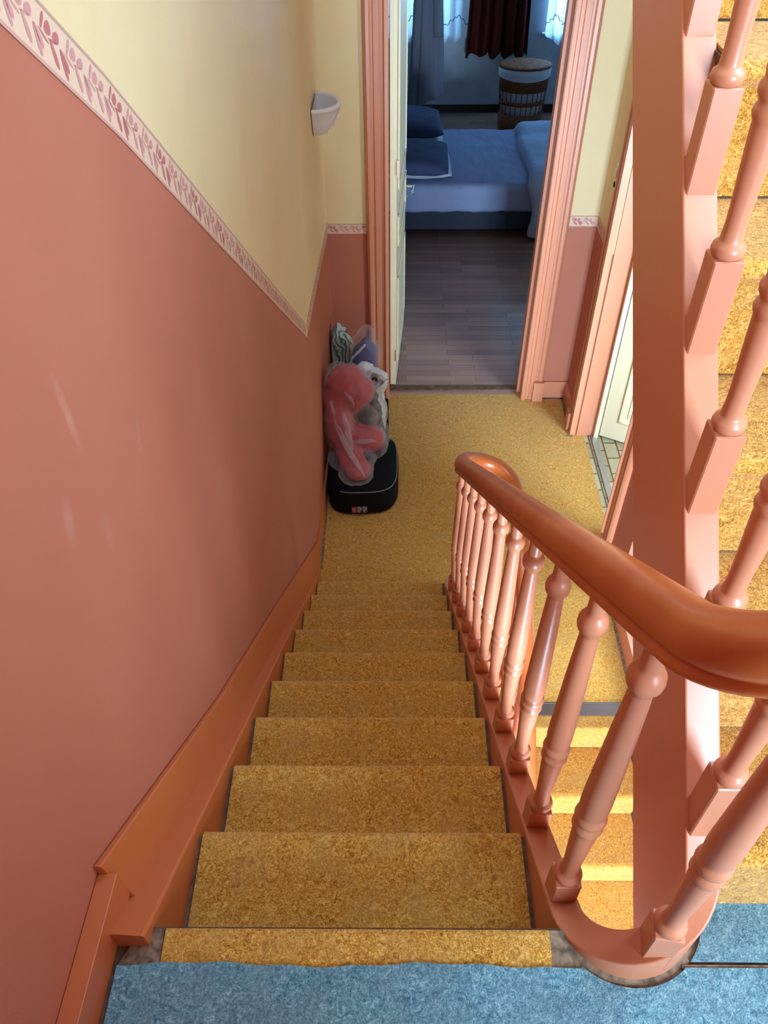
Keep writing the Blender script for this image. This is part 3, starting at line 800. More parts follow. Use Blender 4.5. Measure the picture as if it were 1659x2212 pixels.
for k in range(5):      # raised leaf scroll on the front
    a = math.radians(-38+17*k)
    pth = []
    for j in range(9):
        t = j/8; rr = .100+.040*math.sin(t*1.4); aa = a+.55*t; zz = -.118+.095*t
        rad = .1+(.138-.1)*min(1, max(0, (zz+.105)/.08))
        pth.append((LX+rad*.985*math.cos(aa), LY+rad*math.sin(aa), LZ+zz))
    sweep(bm, pth, lambda i: [(.004*math.cos(q*PI/3)*math.sin(PI*(i+.5)/9), .004*math.sin(q*PI/3)*math.sin(PI*(i+.5)/9)) for q in range(6)])
mesh_obj('relief', bm, [M_LAMP], lamp, smooth=True)
bm = bmesh.new(); lathe(bm, [(.026, -.13), (.026, -.085), (.023, -.08), (.023, -.062), (.018, -.058), (0, -.058)], (LX+.055, LY-.02, LZ), 20)
mesh_obj('bulb_holder', bm, [M_LAMP], lamp, smooth=True)
bm = bmesh.new(); tube(bm, (LX+.075, LY-.01, LZ-.075), (LX+.098, LY+.03, LZ-.055), .010, 8); tube(bm, (LX+.07, LY-.02, LZ-.085), (LX+.085, LY, LZ-.07), .006, 8)  # black tubes stand in for the shadow inside the bowl
mesh_obj('bowl_shadow', bm, [M_BLACK], lamp)['label'] = 'small black shapes for the shadow inside the bowl'

# ------------------------------------------------------------------ luggage and bags in the corner
def blob(name, spheres, mat, parent=None, voxel=.014, smooth_it=6, disp=0, dscale=12, seed=0, ridged=False, squash=None):
    bm = bmesh.new()
    for (x, y, z, r) in spheres:
        rr = r if isinstance(r, tuple) else (r, r, r)
        M = Matrix.Translation((x, y, z)) @ Matrix.Diagonal((rr[0], rr[1], rr[2], 1))
        bmesh.ops.create_icosphere(bm, subdivisions=3, radius=1, matrix=M)
    o = mesh_obj(name, bm, [mat], parent, smooth=True)
    md = o.modifiers.new('remesh', 'REMESH'); md.mode = 'VOXEL'; md.voxel_size = voxel; md.use_smooth_shade = True
    ms = o.modifiers.new('smooth', 'SMOOTH'); ms.iterations = smooth_it; ms.factor = .6
    dg = bpy.context.evaluated_depsgraph_get(); ev = o.evaluated_get(dg)
    nm = bpy.data.meshes.new_from_object(ev)
    o.modifiers.clear(); nm.materials.clear(); nm.materials.append(mat); old = o.data; o.data = nm; nm.name = name
    if disp:
        for v in nm.vertices:
            c = v.co
            n1 = nz(c.x, c.y, c.z, dscale, seed); n2 = nz(c.x, c.y, c.z, dscale*2.7, seed+3)
            h = (1-abs(n1)*2.2)+.5*(1-abs(n2)*2.2) if ridged else n1+.5*n2
            v.co = c+v.normal*(disp*h)
    for p in nm.polygons: p.use_smooth = True
    return o

# black soft case lying on the landing carpet
case = thing('soft_case', 'black soft travel case with rounded corners on the golden carpet under the plastic bags', 'bag', (.22, 3.2, ZL))
bm = bmesh.new()
N = 40
def case_ring(t, z):
    pts = []
    for i in range(N):
        a = 2*PI*i/N
        ca, sa = math.cos(a), math.sin(a)
        e = .55
        x = .2235+t*.2135*math.copysign(abs(ca)**e, ca); y_ = 3.20+t*.275*math.copysign(abs(sa)**e, sa)
        # front right corner is cut rounder
        pts.append((x, y_+.05*(x-.22), z+.004*nz(x, y_, z, 9)))
    return pts
levels = [(.0, 0), (.90, 0), (.97, .008), (1.0, .03), (1.0, .13), (.985, .158), (.95, .176), (.88, .188), (.72, .196), (.4, .20), (.0, .202)]
rings = [[bm.verts.new(p) for p in case_ring(max(t, .01), ZL+z)] for t, z in levels]
for A, B in zip(rings, rings[1:]):
    for i in range(N): bm.faces.new((A[i], A[(i+1) % N], B[(i+1) % N], B[i]))
bm.faces.new(rings[0][::-1]); bm.faces.new(rings[-1])
mesh_obj('case_body', bm, [M_BLACK], case, smooth=True)
bm = bmesh.new()
pts = case_ring(.955, ZL+.176); sel = [pts[(i) % N] for i in range(-13, 9)]
sweep(bm, [Vector(p)+Vector((0, 0, .001)) for p in sel], [(.0035*math.cos(q*PI/3), .0035*math.sin(q*PI/3)) for q in range(6)])
mesh_obj('piping', bm, [M_PIPING], case, smooth=True)['label'] = 'thin grey piping along the top edge'
# sewn label with a red field and two pale round emblems
def mk_flat(name, col): return material(name, col, .5, .3)
M_LRED, M_LPALE, M_LDARK, M_LBAND = mk_flat('label_red', srgb(178, 46, 48)), mk_flat('label_pale', srgb(176, 172, 168)), mk_flat('label_dark', srgb(52, 48, 50)), mk_flat('label_grey', srgb(74, 66, 66))
bm = bmesh.new()
xs, yy, zz = .158, 2.9175, ZL+.058
tilt = lambda x: .05*(x-.22)
def fl(p0x, p1x, z0, z1, k, mi):
    bm.faces.new([bm.verts.new((x, yy+tilt(x)-k, z)) for x, z in ((p0x, z0), (p1x, z0), (p1x, z1), (p0x, z1))]).material_index = mi
def disc(x, z, r, k, mi, n=20, a0=0, a1=2*PI):
    bm.faces.new([bm.verts.new((x+r*math.cos(a0+(a1-a0)*i/n), yy+tilt(x)-k, z+r*1.2*math.sin(a0+(a1-a0)*i/n))) for i in range(n)]).material_index = mi
fl(xs, xs+.094, zz-.026, zz+.026, .001, 3)
fl(xs, xs+.027, zz-.026, zz+.026, .0014, 0)
for i in range(3):
    for j in range(3): fl(xs+.005+.006*j, xs+.009+.006*j, zz-.016+.012*i, zz-.010+.012*i, .0018, 1)
for cx_ in (xs+.043, xs+.075):
    disc(cx_, zz+.006, .0155, .0014, 1); disc(cx_, zz-.016, .007, .0014, 1)
    for k in range(3):
        a = .6+k*2.1
        fl(cx_-.010+.006*k, cx_-.008+.006*k, zz-.006, zz+.016, .0018, 2)
    fl(cx_-.011, cx_+.011, zz+.004, zz+.006, .0018, 2); fl(cx_-.008, cx_+.008, zz+.012, zz+.0135, .0018, 2)
    fl(cx_-.004, cx_+.004, zz-.017, zz-.0155, .0018, 2)
mesh_obj('label_patch', bm, [M_LRED, M_LPALE, M_LDARK, M_LBAND], case)['label'] = 'small patch with a red square and two pale round emblems'

# red cushion in a clear plastic sack, standing on the case against the wall
M_RED2 = M_RED
red = [(.135, 3.335, -1.315, (.115, .09, .115)), (.17, 3.335, -1.36, (.115, .085, .105)), (.12, 3.33, -1.40, (.125, .085, .12)), (.085, 3.31, -1.45, (.085, .08, .11)), (.08, 3.275, -1.52, (.08, .085, .11)), (.09, 3.25, -1.58, (.085, .085, .10)), (.12, 3.22, -1.64, (.085, .085, .085)),
       (.18, 3.235, -1.625, (.09, .08, .068)), (.235, 3.24, -1.64, (.09, .08, .068)), (.285, 3.245, -1.655, (.068, .08, .066)), (.14, 3.17, -1.69, (.08, .08, .07)), (.165, 3.11, -1.715, (.075, .08, .058)), (.20, 3.06, -1.728, (.075, .08, .052))]
rc = blob('plush_cushion', red, M_RED, voxel=.011, smooth_it=16, disp=.0085, dscale=6.5, seed=2, ridged=True)
tag(rc, 'crumpled red fabric cushion inside a clear plastic sack on the black case', 'cushion')
sack = [(max(x, q[0]-.005), y_-.004, z, tuple(t+.013 for t in q)) for (x, y_, z, q) in red]+[(.085, 3.33, -1.42, (.072, .08, .17)), (.085, 3.42, -1.30, (.065, .05, .07)), (.19, 3.13, -1.70, (.11, .10, .075)), (.185, 3.01, -1.727, (.10, .075, .05)), (.215, 3.30, -1.53, (.10, .07, .08)), (.115, 3.15, -1.72, (.10, .10, .06)), (.285, 3.22, -1.68, (.085, .09, .075))]
sk_ = blob('plastic_sack', sack, M_FILM, voxel=.009, smooth_it=4, disp=.0065, dscale=15, seed=5, ridged=True)
tag(sk_, 'clear wrinkled plastic sack wrapped round the red cushion against the pink wall', 'plastic bag')
# gathered folds of the film running down across the cushion
for f_ in ([(.045, 3.245, -1.37), (.075, 3.19, -1.50), (.12, 3.13, -1.585), (.165, 3.07, -1.64), (.215, 3.00, -1.675), (.245, 2.965, -1.715)],
           [(.10, 3.245, -1.41), (.13, 3.20, -1.50), (.15, 3.145, -1.575), (.175, 3.09, -1.63)],
           [(.16, 3.15, -1.60), (.215, 3.155, -1.595), (.27, 3.165, -1.60), (.31, 3.185, -1.62)],
           [(.13, 3.235, -1.30), (.165, 3.24, -1.36), (.175, 3.245, -1.43)]):
    bm = bmesh.new()
    pts = []
    for a, b in zip(f_, f_[1:]):
        for i in range(5):
            p = Vector(a).lerp(Vector(b), i/5); pts.append(p+Vector((.004*nz(p.x, p.y, p.z, 40), 0, .004*nz(p.z, p.x, p.y, 40))))
    n_ = len(pts)
    sweep(bm, pts, lambda i: [((.004+.016*math.sin(PI*(i+.6)/n_))*math.cos(q*PI/4), (.003+.008*math.sin(PI*(i+.6)/n_))*math.sin(q*PI/4)) for q in range(8)])
    mesh_obj('film_fold', bm, [M_FOLD], sk_, smooth=True)
# clear bag with grey contents behind
g1 = blob('clothes_bundle', [(.265, 3.42, -1.60, (.075, .08, .10)), (.255, 3.44, -1.50, (.06, .06, .06)), (.28, 3.40, -1.78, (.075, .09, .19))], material('grey_clothes', srgb(116, 106, 104), .9, .1, col2=srgb(70, 62, 66), nscale=22), voxel=.013, smooth_it=3, disp=.012, dscale=16, seed=8)
tag(g1, 'bundle of grey clothes in plastic right of the red cushion', 'clothes')
g2 = blob('plastic_bag', [(.27, 3.43, -1.60, (.098, .10, .13)), (.275, 3.42, -1.45, (.06, .07, .08)), (.285, 3.42, -1.80, (.10, .11, .178))], M_FILM, voxel=.012, smooth_it=2, disp=.007, dscale=15, seed=9, ridged=True)
tag(g2, 'clear plastic bag of grey clothes standing right behind the red cushion', 'plastic bag')
# white carrier bag with handle loop
cb = thing('carrier_bag', 'white plastic carrier bag with a dark round emblem beside the doorway casing', 'plastic bag', (.27, 3.56, ZL))
M_WBAG = material('white_carrier_plastic', srgb(214, 214, 216), .4, .4, bump=.6, bscale=14)
blob('bag_body', [(.265, 3.58, -1.48, (.075, .06, .10)), (.305, 3.57, -1.47, (.06, .06, .085)), (.28, 3.60, -1.72, (.08, .08, .262)), (.235, 3.58, -1.385, (.05, .04, .045))], M_WBAG, cb, voxel=.012, smooth_it=2, disp=.008, dscale=14, seed=11, ridged=True)
bm = bmesh.new()
pth = []
for i in range(17):
    t = i/16; a = PI*t
    pth.append((.275+.085*math.sin(a)+.01*t, 3.53-.035*math.sin(a), -1.355-.145*t+.04*math.sin(a)))
sweep(bm, pth, lambda i: [(.022, .002), (.022, -.002), (-.022, -.002), (-.022, .002)])
mesh_obj('handle_loop', bm, [M_WBAG], cb, smooth=False)
bm = bmesh.new()
c = Vector((.292, 3.505, -1.415))
for (r_, k, mi) in ((.020, 0, 0), (.009, .0012, 1)):
    bm.faces.new([bm.verts.new(c+Vector((r_*math.cos(t), -k-.005+.5*r_*math.sin(t)*.6, k*.6+r_*math.sin(t)*1.25))) for t in [2*PI*i/20 for i in range(20)]]).material_index = mi
mesh_obj('emblem', bm, [M_LDARK, M_LRED], cb, recalc=False)
# blue padded parcel in clear film
M_SLATE = material('slate_blue_fabric', srgb(92, 92, 140), .7, .3, col2=srgb(74, 76, 120), nscale=12)
pb = thing('blue_parcel', 'slate blue folded fabric packed in clear film against the far wall', 'parcel', (.215, 3.72, -1.3))
bm = bmesh.new()
sh = [(-.075, 0), (.085, 0), (.085, .12), (.02, .19), (-.06, .10)]
prism(bm, [(.215+x, -1.47+z) for x, z in sh], 1, 3.68, 3.79)
bmesh.ops.subdivide_edges(bm, edges=bm.edges[:], cuts=2, use_grid_fill=True)
mesh_obj('fabric', bm, [M_SLATE], pb, bevel=.012, seg=3)
bm = bmesh.new(); sweep(bm, [(.135, 3.675, -1.46), (.15, 3.67, -1.37), (.235, 3.672, -1.272)], [(.006, .006), (-.006, .006), (-.006, -.006), (.006, -.006)])
mesh_obj('binding', bm, [M_PALEPIL], pb)['label'] = 'white edge binding'
bm = bmesh.new(); sweep(bm, [(.15, 3.665, -1.485), (.22, 3.65, -1.475), (.30, 3.665, -1.47), (.325, 3.67, -1.50)], [(.006, .006), (-.006, .006), (-.006, -.006), (.006, -.006)])
mesh_obj('binding', bm, [M_PALEPIL], pb)['label'] = 'white edge binding'
blob('wrapping', [(.225, 3.73, -1.38, (.105, .085, .15)), (.24, 3.74, -1.27, (.06, .06, .09)), (.22, 3.73, -1.64, (.10, .09, .341))], M_FILM, pb, voxel=.012, smooth_it=2, disp=.005, dscale=14, seed=13, ridged=True)
# patterned green fabric bag
def leafy():
    mt = material('green_leaf_print_fabric', srgb(168, 180, 168), .85, .2)
    nt = mt.node_tree; b = nt.nodes['Principled BSDF']
    tc = nt.nodes.new('ShaderNodeTexCoord'); v = nt.nodes.new('ShaderNodeTexWave')
    v.inputs['Scale'].default_value = 9; v.inputs['Distortion'].default_value = 14; v.inputs['Detail'].default_value = 2
    r = nt.nodes.new('ShaderNodeValToRGB')
    r.color_ramp.elements[0].position = .25; r.color_ramp.elements[0].color = srgb(96, 116, 106)
    r.color_ramp.elements[1].position = .5; r.color_ramp.elements[1].color = srgb(182, 194, 180)
    nt.links.new(tc.outputs['Object'], v.inputs['Vector']); nt.links.new(v.outputs['Color'], r.inputs[0]); nt.links.new(r.outputs[0], b.inputs['Base Color'])
    return mt
bm = bmesh.new()
prism(bm, [(.020, ZL), (.13, ZL), (.150, -1.42), (.105, -1.31), (.055, -1.27), (.018, -1.32)], 1, 3.80, 3.93)
bmesh.ops.subdivide_edges(bm, edges=bm.edges[:], cuts=5, use_grid_fill=True)
for v in bm.verts:
    n_ = nz(v.co.x, v.co.y, v.co.z, 18, 4)*.010
    v.co += Vector((n_*.3, -abs(n_), n_))
tag(mesh_obj('fabric_bag', bm, [leafy()], bevel=.008, smooth=True), 'pale green leaf patterned fabric bag in the far left corner', 'bag')
# black base bag the pile at the door casing rests on
bm = bmesh.new()
box(bm, .325, .375, 3.60, 3.72, ZL, -1.70)
tag(mesh_obj('folded_bag', bm, [M_BLACK], bevel=.015, seg=3), 'narrow black folded bag standing between white carrier bag and doorway', 'bag')

# ------------------------------------------------------------------ bedroom
bx0, bx1, by0, by1, bzt = -1.6, 3.4, YF+.15, 9.75, .80
bm = bmesh.new(); box(bm, bx0-.1, bx1+.1, YF+.03, by1+.1, ZL-.1, ZL-.001)
struct(mesh_obj('floor_bedroom', bm, [M_LAM]))
bm = bmesh.new(); box(bm, bx0-.1, bx1+.1, by0, by1+.1, bzt, bzt+.1); struct(mesh_obj('ceiling_bedroom', bm, [M_PLASTER]))
bm = bmesh.new(); box(bm, bx0-.1, bx0, by0-.15, by1, ZL, bzt); struct(mesh_obj('wall_bedroom_left', bm, [M_BEDWALL]))
bm = bmesh.new()
for (y0, y1, z0, z1) in ((by0-.15, 4.9, ZL, bzt), (5.7, by1, ZL, bzt), (4.9, 5.7, ZL, -1.0), (4.9, 5.7, .35, bzt)): box(bm, bx1, bx1+.1, y0, y1, z0, z1)
struct(mesh_obj('wall_bedroom_right', bm, [M_BEDWALL]))
bm = bmesh.new()
for (y0, y1, z0, z1) in ((4.9, 4.95, -1.0, .35), (5.65, 5.7, -1.0, .35), (4.95, 5.65, -1.0, -.95), (4.95, 5.65, .30, .35)): box(bm, bx1+.03, bx1+.06, y0, y1, z0, z1)
struct(mesh_obj('window_6', bm, [M_IVORY]))
bm = bmesh.new()
box(bm, bx0, -.2, YF, by0, ZL, bzt); box(bm, 1.9, bx1, YF, by0, ZL, bzt)
struct(mesh_obj('wall_bedroom_near', bm, [M_BEDWALL]))
WIN = [(.10, 1.06), (2.12, 3.05)]; WZ0, WZ1 = -1.13, .45
bm = bmesh.new()
xs_ = [bx0, WIN[0][0], WIN[0][1], WIN[1][0], WIN[1][1], bx1]
for i in (0, 2, 4): box(bm, xs_[i], xs_[i+1], by1, by1+.22, ZL, bzt)
for a_, b_ in WIN:
    box(bm, a_, b_, by1, by1+.22, ZL, WZ0); box(bm, a_, b_, by1, by1+.22, WZ1, bzt)
struct(mesh_obj('wall_bedroom_far', bm, [M_BEDWALL]))
M_GLASS = film('window_glass', (.9, .95, 1, 1), .0, .05)
for i, (a_, b_) in enumerate(WIN):
    bm = bmesh.new()
    for q in ((a_, a_+.06, WZ0, WZ1), (b_-.06, b_, WZ0, WZ1), (a_+.06, b_-.06, WZ0, WZ0+.06), (a_+.06, b_-.06, WZ1-.06, WZ1), ((a_+b_)/2-.03, (a_+b_)/2+.03, WZ0+.06, WZ1-.06)):
        box(bm, q[0], q[1], by1+.13, by1+.18, q[2], q[3])
    wo = struct(mesh_obj('window_%d' % (i+3), bm, [M_IVORY], bevel=.004))
    bm = bmesh.new(); box(bm, a_+.05, b_-.05, by1+.152, by1+.157, WZ0+.05, WZ1-.05)
    mesh_obj('pane', bm, [M_GLASS], wo)
    bm = bmesh.new(); box(bm, a_-.04, b_+.04, by1-.06, by1+.12, WZ0-.03, WZ0)
    mesh_obj('sill', bm, [M_BEDWALL], wo, bevel=.004)
bm = bmesh.new(); box(bm, bx0, bx1, by1-.015, by1+.01, ZL, ZL+.09)
struct(mesh_obj('baseboard_bedroom', bm, [M_DARKWOOD], bevel=.003))

def drape(bm, x0, x1, y, z0, z1, amp, waves, n=120, m=14, hem=None, gather=0, mi=0, seed=0, thick=None):
    grid = []
    for j in range(m+1):
        v = j/m; row = []
        for i in range(n+1):
            u = i/n
            x = x0+(x1-x0)*u
            x += gather*(v-.5)*(u-.5)*2
            zz = z1+(z0-(hem(u) if hem else 0)-z1)*v
            ph = 2*PI*waves*u+.8*math.sin(u*9+seed)
            yy_ = y+amp*(.7+.5*v)*math.sin(ph)+amp*.3*math.sin(2.3*ph+seed+v)
            row.append(bm.verts.new((x+amp*.3*math.cos(ph), yy_, zz)))
        grid.append(row)
    for j in range(m):
        for i in range(n):
            bm.faces.new((grid[j][i], grid[j][i+1], grid[j+1][i+1], grid[j+1][i])).material_index = mi
    return grid
tri = lambda u, k: abs(((u*k) % 1)-.5)*2
for (x0, x1, lab, sd) in ((.02, 1.245, 'white lace net curtain in the left bedroom window', 1), (2.10, 3.08, 'white lace net curtain in the right bedroom window', 2)):
    lc = thing('lace_curtain', lab, 'curtain', ((x0+x1)/2, by1-.1, WZ0), 'lace curtains in the bedroom windows')
    bm = bmesh.new()
    hem = lambda u: .09*(1-tri(u, 3))**1.5
    gr = drape(bm, x0, x1, by1-.10, WZ0-.015, WZ1+.1, .022, 11, hem=hem, seed=sd)
    mesh_obj('net', bm, [M_LACE], lc, smooth=True, recalc=False)
    bm = bmesh.new(); pth = []
    for i in range(241):
        u = i/240; x = x0+(x1-x0)*u
        ph = 2*PI*11*u+.8*math.sin(u*9+sd)
        pth.append((x, by1-.128+.022*math.sin(ph)-.004, WZ0+.20-.10*(1-tri(u+.1, 5))+.012*math.sin(u*160)))
    sweep(bm, pth, [(.003, .003), (-.003, .003), (-.003, -.003), (.003, -.003)])
    mesh_obj('embroidery', bm, [M_LACELINE], lc)['label'] = 'thin zigzag embroidered line'
bm = bmesh.new()
drape(bm, 1.235, 1.90, by1-.19, -1.30, WZ1+.15, .045, 5.5, hem=lambda u: .03*math.sin(u*31)+.03*tri(u, 5), seed=4, gather=.05)
o = mesh_obj('curtain', bm, [M_CURT], smooth=True, recalc=False)
md = o.modifiers.new('solid', 'SOLIDIFY'); md.thickness = .004
tag(o, 'dark red gathered curtain hanging between the two bedroom windows', 'curtain')

# wicker hamper behind the bed
HX, HY = 1.835, 9.05
hm = thing('laundry_hamper', 'tall oval brown wicker laundry hamper with white liner behind the bed', 'hamper', (HX, HY, ZL))
HS = (.275, .21); HH = .70
def hoop(bm, z0, z1, r0_, r1_, t=.012, n=40):
    lathe(bm, [(r0_-t, z0), (r0_, z0), (r1_, z1), (r1_-t, z1), (r0_-t, z0)], (HX, HY, ZL), n, sx=HS[0], sy=HS[1])
tp = lambda z: .86+.14*z/HH
bm = bmesh.new()
for z0, z1 in ((0, .25), (.345, .385), (.48, .70)): hoop(bm, z0, z1, tp(z0), tp(z1), .05)
for i in range(26):
    a = 2*PI*i/26
    for z0, z1 in ((.24, .35), (.38, .485)):
        tube(bm, (HX+HS[0]*(tp(z0)-.025)*math.cos(a), HY+HS[1]*(tp(z0)-.025)*math.sin(a), ZL+z0), (HX+HS[0]*(tp(z1)-.025)*math.cos(a), HY+HS[1]*(tp(z1)-.025)*math.sin(a), ZL+z1), .0045, 6)
mesh_obj('basket_body', bm, [M_WICKER], hm, smooth=True)
bm = bmesh.new(); lathe(bm, [(0, .02), (.80, .02), (.90, HH-.02), (.97, HH+.012), (1.03, HH+.005), (1.035, HH-.04), (1.02, HH-.075)], (HX, HY, ZL), 40, sx=HS[0], sy=HS[1])
for v in bm.verts:
    if v.co.z < ZL+HH-.05 and v.co.z > ZL+HH-.1:
        v.co.z -= .035*math.sin((math.atan2(v.co.y-HY, v.co.x-HX)))*-1*.8
mesh_obj('liner', bm, [M_LINER], hm, smooth=True)['label'] = 'white cotton liner folded over the rim'
bm = bmesh.new(); lathe(bm, [(.0, HH+.045), (.5, HH+.043), (.9, HH+.034), (1.03, HH+.026), (1.035, HH+.008), (.9, HH+.006)], (HX, HY, ZL), 40, sx=HS[0], sy=HS[1])
mesh_obj('lid', bm, [M_WICKER], hm, smooth=True)

# bed
bed = thing('bed', 'low double bed with blue grey sheet across the dark bedroom', 'bed', (1.1, 7.1, ZL))
BX0, BX1, BY0, BY1 = .0, 2.35, 6.45, 7.80
bm = bmesh.new(); box(bm, BX0, BX1-.02, BY0+.03, BY1-.03, ZL+.09, ZL+.26)
mesh_obj('bed_base', bm, [M_BEDBASE], bed, bevel=.012, seg=3)
for x in (BX0+.1, BX1-.15):
    for y in (BY0+.12, BY1-.12):
        bm = bmesh.new(); lathe(bm, [(0, 0), (.025, 0), (.032, .10), (0, .10)], (x, y, ZL), 14); mesh_obj('leg', bm, [M_DARKWOOD], bed)
bm = bmesh.new(); box(bm, BX0-.06, BX0, BY0+.0, BY1, ZL+.05, ZL+.95); mesh_obj('headboard', bm, [M_BEDBASE], bed, bevel=.02, seg=3)
def soft_slab(x0, x1, y0, y1, z0, z1, rad, nx, ny, amp, sc_, seed):
    bm = bmesh.new()
    bmesh.ops.create_cube(bm, size=1)
    bmesh.ops.scale(bm, vec=(x1-x0, y1-y0, z1-z0), verts=bm.verts[:]); bmesh.ops.translate(bm, vec=((x0+x1)/2, (y0+y1)/2, (z0+z1)/2), verts=bm.verts[:])
    bmesh.ops.bevel(bm, geom=bm.edges[:], offset=rad, segments=4, affect='EDGES', profile=.5)
    bmesh.ops.subdivide_edges(bm, edges=[e for e in bm.edges if e.calc_length() > .12], cuts=nx, use_grid_fill=True)
    bm.normal_update()
    for v in bm.verts:
        c = v.co
        n1 = nz(c.x*1.0, c.y*.8, c.z*2, sc_, seed); n2 = nz(c.x*2, c.y*.6, c.z, sc_*2.2, seed+2)
        v.co = c+v.normal*amp*((1-abs(n1)*2.5)*.6+(1-abs(n2)*2.5)*.4-.3)
    return bm
bm = soft_slab(BX0, BX1, BY0, BY1, ZL+.255, ZL+.505, .05, 45, 40, .012, 3.0, 3)
mesh_obj('mattress', bm, [M_SHEET], bed, smooth=True)

# duvet folded over the foot end
bm = bmesh.new()
prof = [(7.86, -1.55), (7.86, -1.46), (7.80, -1.405)]
for i in range(1, 18): prof.append((7.80-(7.80-6.50)*i/17, -1.395+.012*math.sin(i*.9)))
for i in range(1, 6):
    a = PI/2*i/5; prof.append((6.50-.13*math.sin(a), -1.395-.12*(1-math.cos(a))))
for i in range(1, 12): prof.append((6.365-.010*i/11+.012*math.sin(i*.7), -1.515-(.42)*i/11))
nxs = 26; rows = []
for k in range(nxs+1):
    u = k/nxs; x = 1.575+(2.46-1.575)*u
    row = []
    for j, (y, z) in enumerate(prof):
        e = max(0, 1-u/.085); drop = .085*(1-math.sqrt(max(0, 1-e*e))) if e > 0 else 0
        nn = nz(x, y, z, 4.5, 6)*.016+nz(x*2, y*.7, z, 7, 9)*.010
        side = .10*max(0, (-1.45-z))*1.0
        if j < 22: row.append(bm.verts.new((x+.02*math.sin(j*.5)*(1-u)+.0, y, z-drop+nn)))
        else: row.append(bm.verts.new((x+side+.02*math.sin(j*.5)*(1-u), y+drop*.6+nn, z-.0)))
    rows.append(row)
for A, B in zip(rows, rows[1:]):
    for j in range(len(prof)-1): bm.faces.new((A[j], A[j+1], B[j+1], B[j]))
o = mesh_obj('duvet', bm, [M_DUVET], smooth=True)
md = o.modifiers.new('solid', 'SOLIDIFY'); md.thickness = .03; md.offset = -1
md = o.modifiers.new('sub', 'SUBSURF'); md.levels = 1; md.render_levels = 1
tag(o, 'pale blue duvet folded over the right half of the bed and hanging to the floor', 'duvet')

def pillow(name, c, L, W, H, mat, rz, label, tiltx=0, frill=0, seed=0):
    bm = bmesh.new(); n = 26
    gs = {}
    for s in (1, -1):
        for i in range(n+1):
            for j in range(n+1):
                u, v = -1+2*i/n, -1+2*j/n
                if s == -1 and (i in (0, n) or j in (0, n)): continue
                t = max(0, (1-u**4)*(1-v**4))**.55
                px = u*L/2*(1-.10*(1-abs(v)**2)*abs(u)**6 * -1 - .06*abs(v)**3*0); py = v*W/2
                pinch = 1-.07*((1-u*u)*abs(v)**5+0); pinch2 = 1-.07*((1-v*v)*abs(u)**5)
                z = s*H/2*t+.008*nz(u*2, v*2, s, 1.5, seed)
                gs[(s, i, j)] = bm.verts.new((px*pinch2, py*pinch, z))
    def g(s, i, j): return gs.get((s, i, j)) or gs[(1, i, j)]
    for s in (1, -1):
        for i in range(n):
            for j in range(n):
                q = [g(s, i, j), g(s, i+1, j), g(s, i+1, j+1), g(s, i, j+1)]
                bm.faces.new(q if s == 1 else q[::-1])
    bm.transform(Matrix.Translation(c) @ Matrix.Rotation(rz, 4, 'Z') @ Matrix.Rotation(tiltx, 4, 'Y'))
    o = mesh_obj(name, bm, [mat], smooth=True)
    tag(o, label, 'pillow', 'pillows at the head of the bed')
    return o
zt = ZL+.515
# x = along the bed's length, y = its width
pillow('pillow', (.60, 6.80, zt+.055), .62, .62, .13, M_PALEPIL, .02, 'pale grey pillow under the front navy pillow on the bed', seed=1)
pillow('pillow', (.57, 6.64, zt+.165), .62, .66, .16, M_NAVY, -.03, 'navy pillow nearest the doorway on top of a pale pillow', .05, seed=2)
pillow('pillow', (.56, 7.38, zt+.055), .62, .60, .13, M_PALEPIL, -.02, 'pale grey pillow under the back navy pillow by the far side of the bed', seed=3)
pillow('pillow', (.55, 7.46, zt+.17), .62, .62, .17, M_NAVY, .04, 'navy pillow at the far side of the bed towards the windows', .05, seed=4)

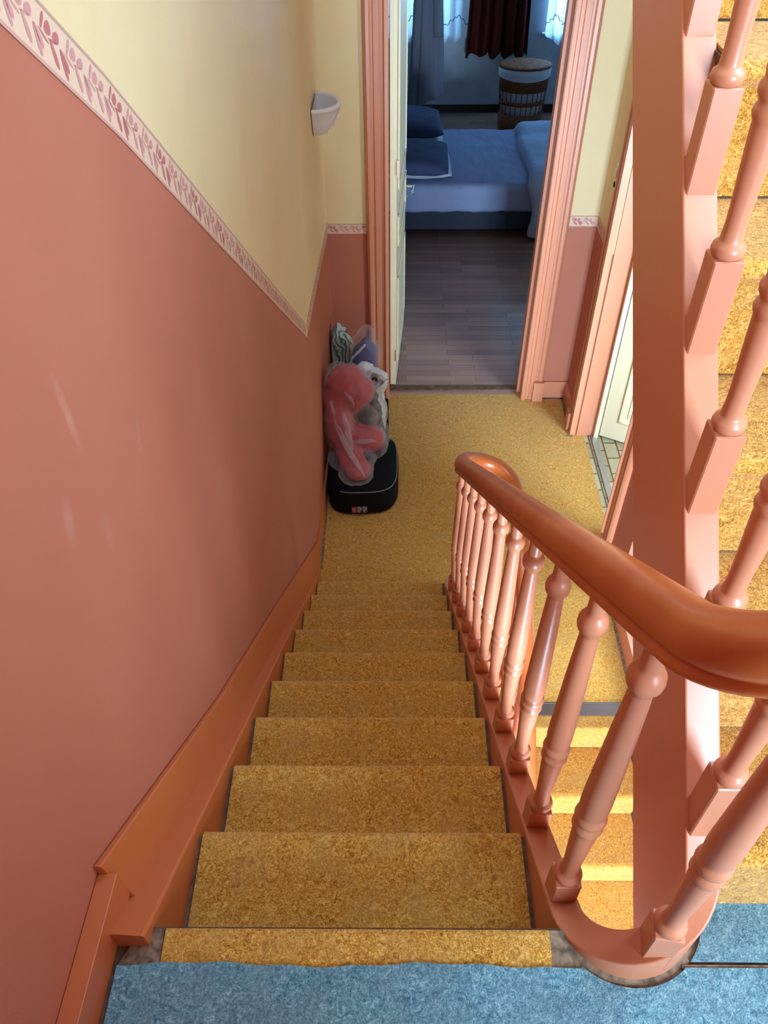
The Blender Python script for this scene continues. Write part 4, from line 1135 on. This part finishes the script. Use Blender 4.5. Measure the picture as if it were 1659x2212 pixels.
# dressing gown on a coat stand near the window
cs_ = thing('coat_stand', 'dark coat stand carrying the grey dressing gown left of the bedroom window', 'coat stand', (.64, 9.10, ZL))
bm = bmesh.new(); tube(bm, (.64, 9.10, ZL), (.64, 9.10, .30), .018, 12); mesh_obj('pole', bm, [M_DARKWOOD], cs_)
for k in range(3):
    a = k*2.1+.3
    bm = bmesh.new(); tube(bm, (.64, 9.10, ZL+.12), (.64+.22*math.cos(a), 9.10+.22*math.sin(a), ZL+.012), .014, 8); mesh_obj('foot', bm, [M_DARKWOOD], cs_)
    bm = bmesh.new(); tube(bm, (.64, 9.10, .22), (.64+.12*math.cos(a), 9.10+.12*math.sin(a), .30), .010, 8); mesh_obj('hook', bm, [M_DARKWOOD], cs_)
rb = thing('dressing_gown', 'grey towelling dressing gown hanging left of the bedroom window', 'dressing gown', (.74, 8.98, ZL+.25))
bm = bmesh.new(); rings = []; n = 64
for j in range(30):
    t = j/29; z = .12-(1.80)*t
    wd = .06+.055*min(1, t*3.5)+.06*t; dp = .06+.05*t
    if .36 < t < .42: wd *= .9; dp *= .9
    cx_ = .735+.02*t+.02*math.sin(t*3)
    ring = []
    for i in range(n):
        a = 2*PI*i/n
        f = 1+(.13*t+.03)*math.sin(7*a+1.5*math.sin(t*2))+.06*t*math.sin(13*a+t*3)
        ring.append(bm.verts.new((cx_+wd*f*math.cos(a), 8.98+dp*f*math.sin(a), z-(.14*(math.cos(a)*.5+.5)*0 if t < .9 else -.16*(math.cos(a)*.5+.5)*(t-.9)*10))))
    rings.append(ring)
for A, B in zip(rings, rings[1:]):
    for i in range(n): bm.faces.new((A[i], A[(i+1) % n], B[(i+1) % n], B[i]))
bm.faces.new(rings[0])
mesh_obj('robe_body', bm, [M_ROBE], rb, smooth=True)
bm = bmesh.new(); rings = []
for j in range(16):
    t = j/15; z = .02-.98*t
    r_ = .04+.015*t
    rings.append([bm.verts.new((.845+.03*t+r_*math.cos(2*PI*i/20)*(1+.1*math.sin(5*i+t*4)), 8.93+r_*1.1*math.sin(2*PI*i/20), z)) for i in range(20)])
for A, B in zip(rings, rings[1:]):
    for i in range(20): bm.faces.new((A[i], A[(i+1) % 20], B[(i+1) % 20], B[i]))
bm.faces.new(rings[-1]); bm.faces.new(rings[0])
mesh_obj('sleeve', bm, [M_ROBE], rb, smooth=True)
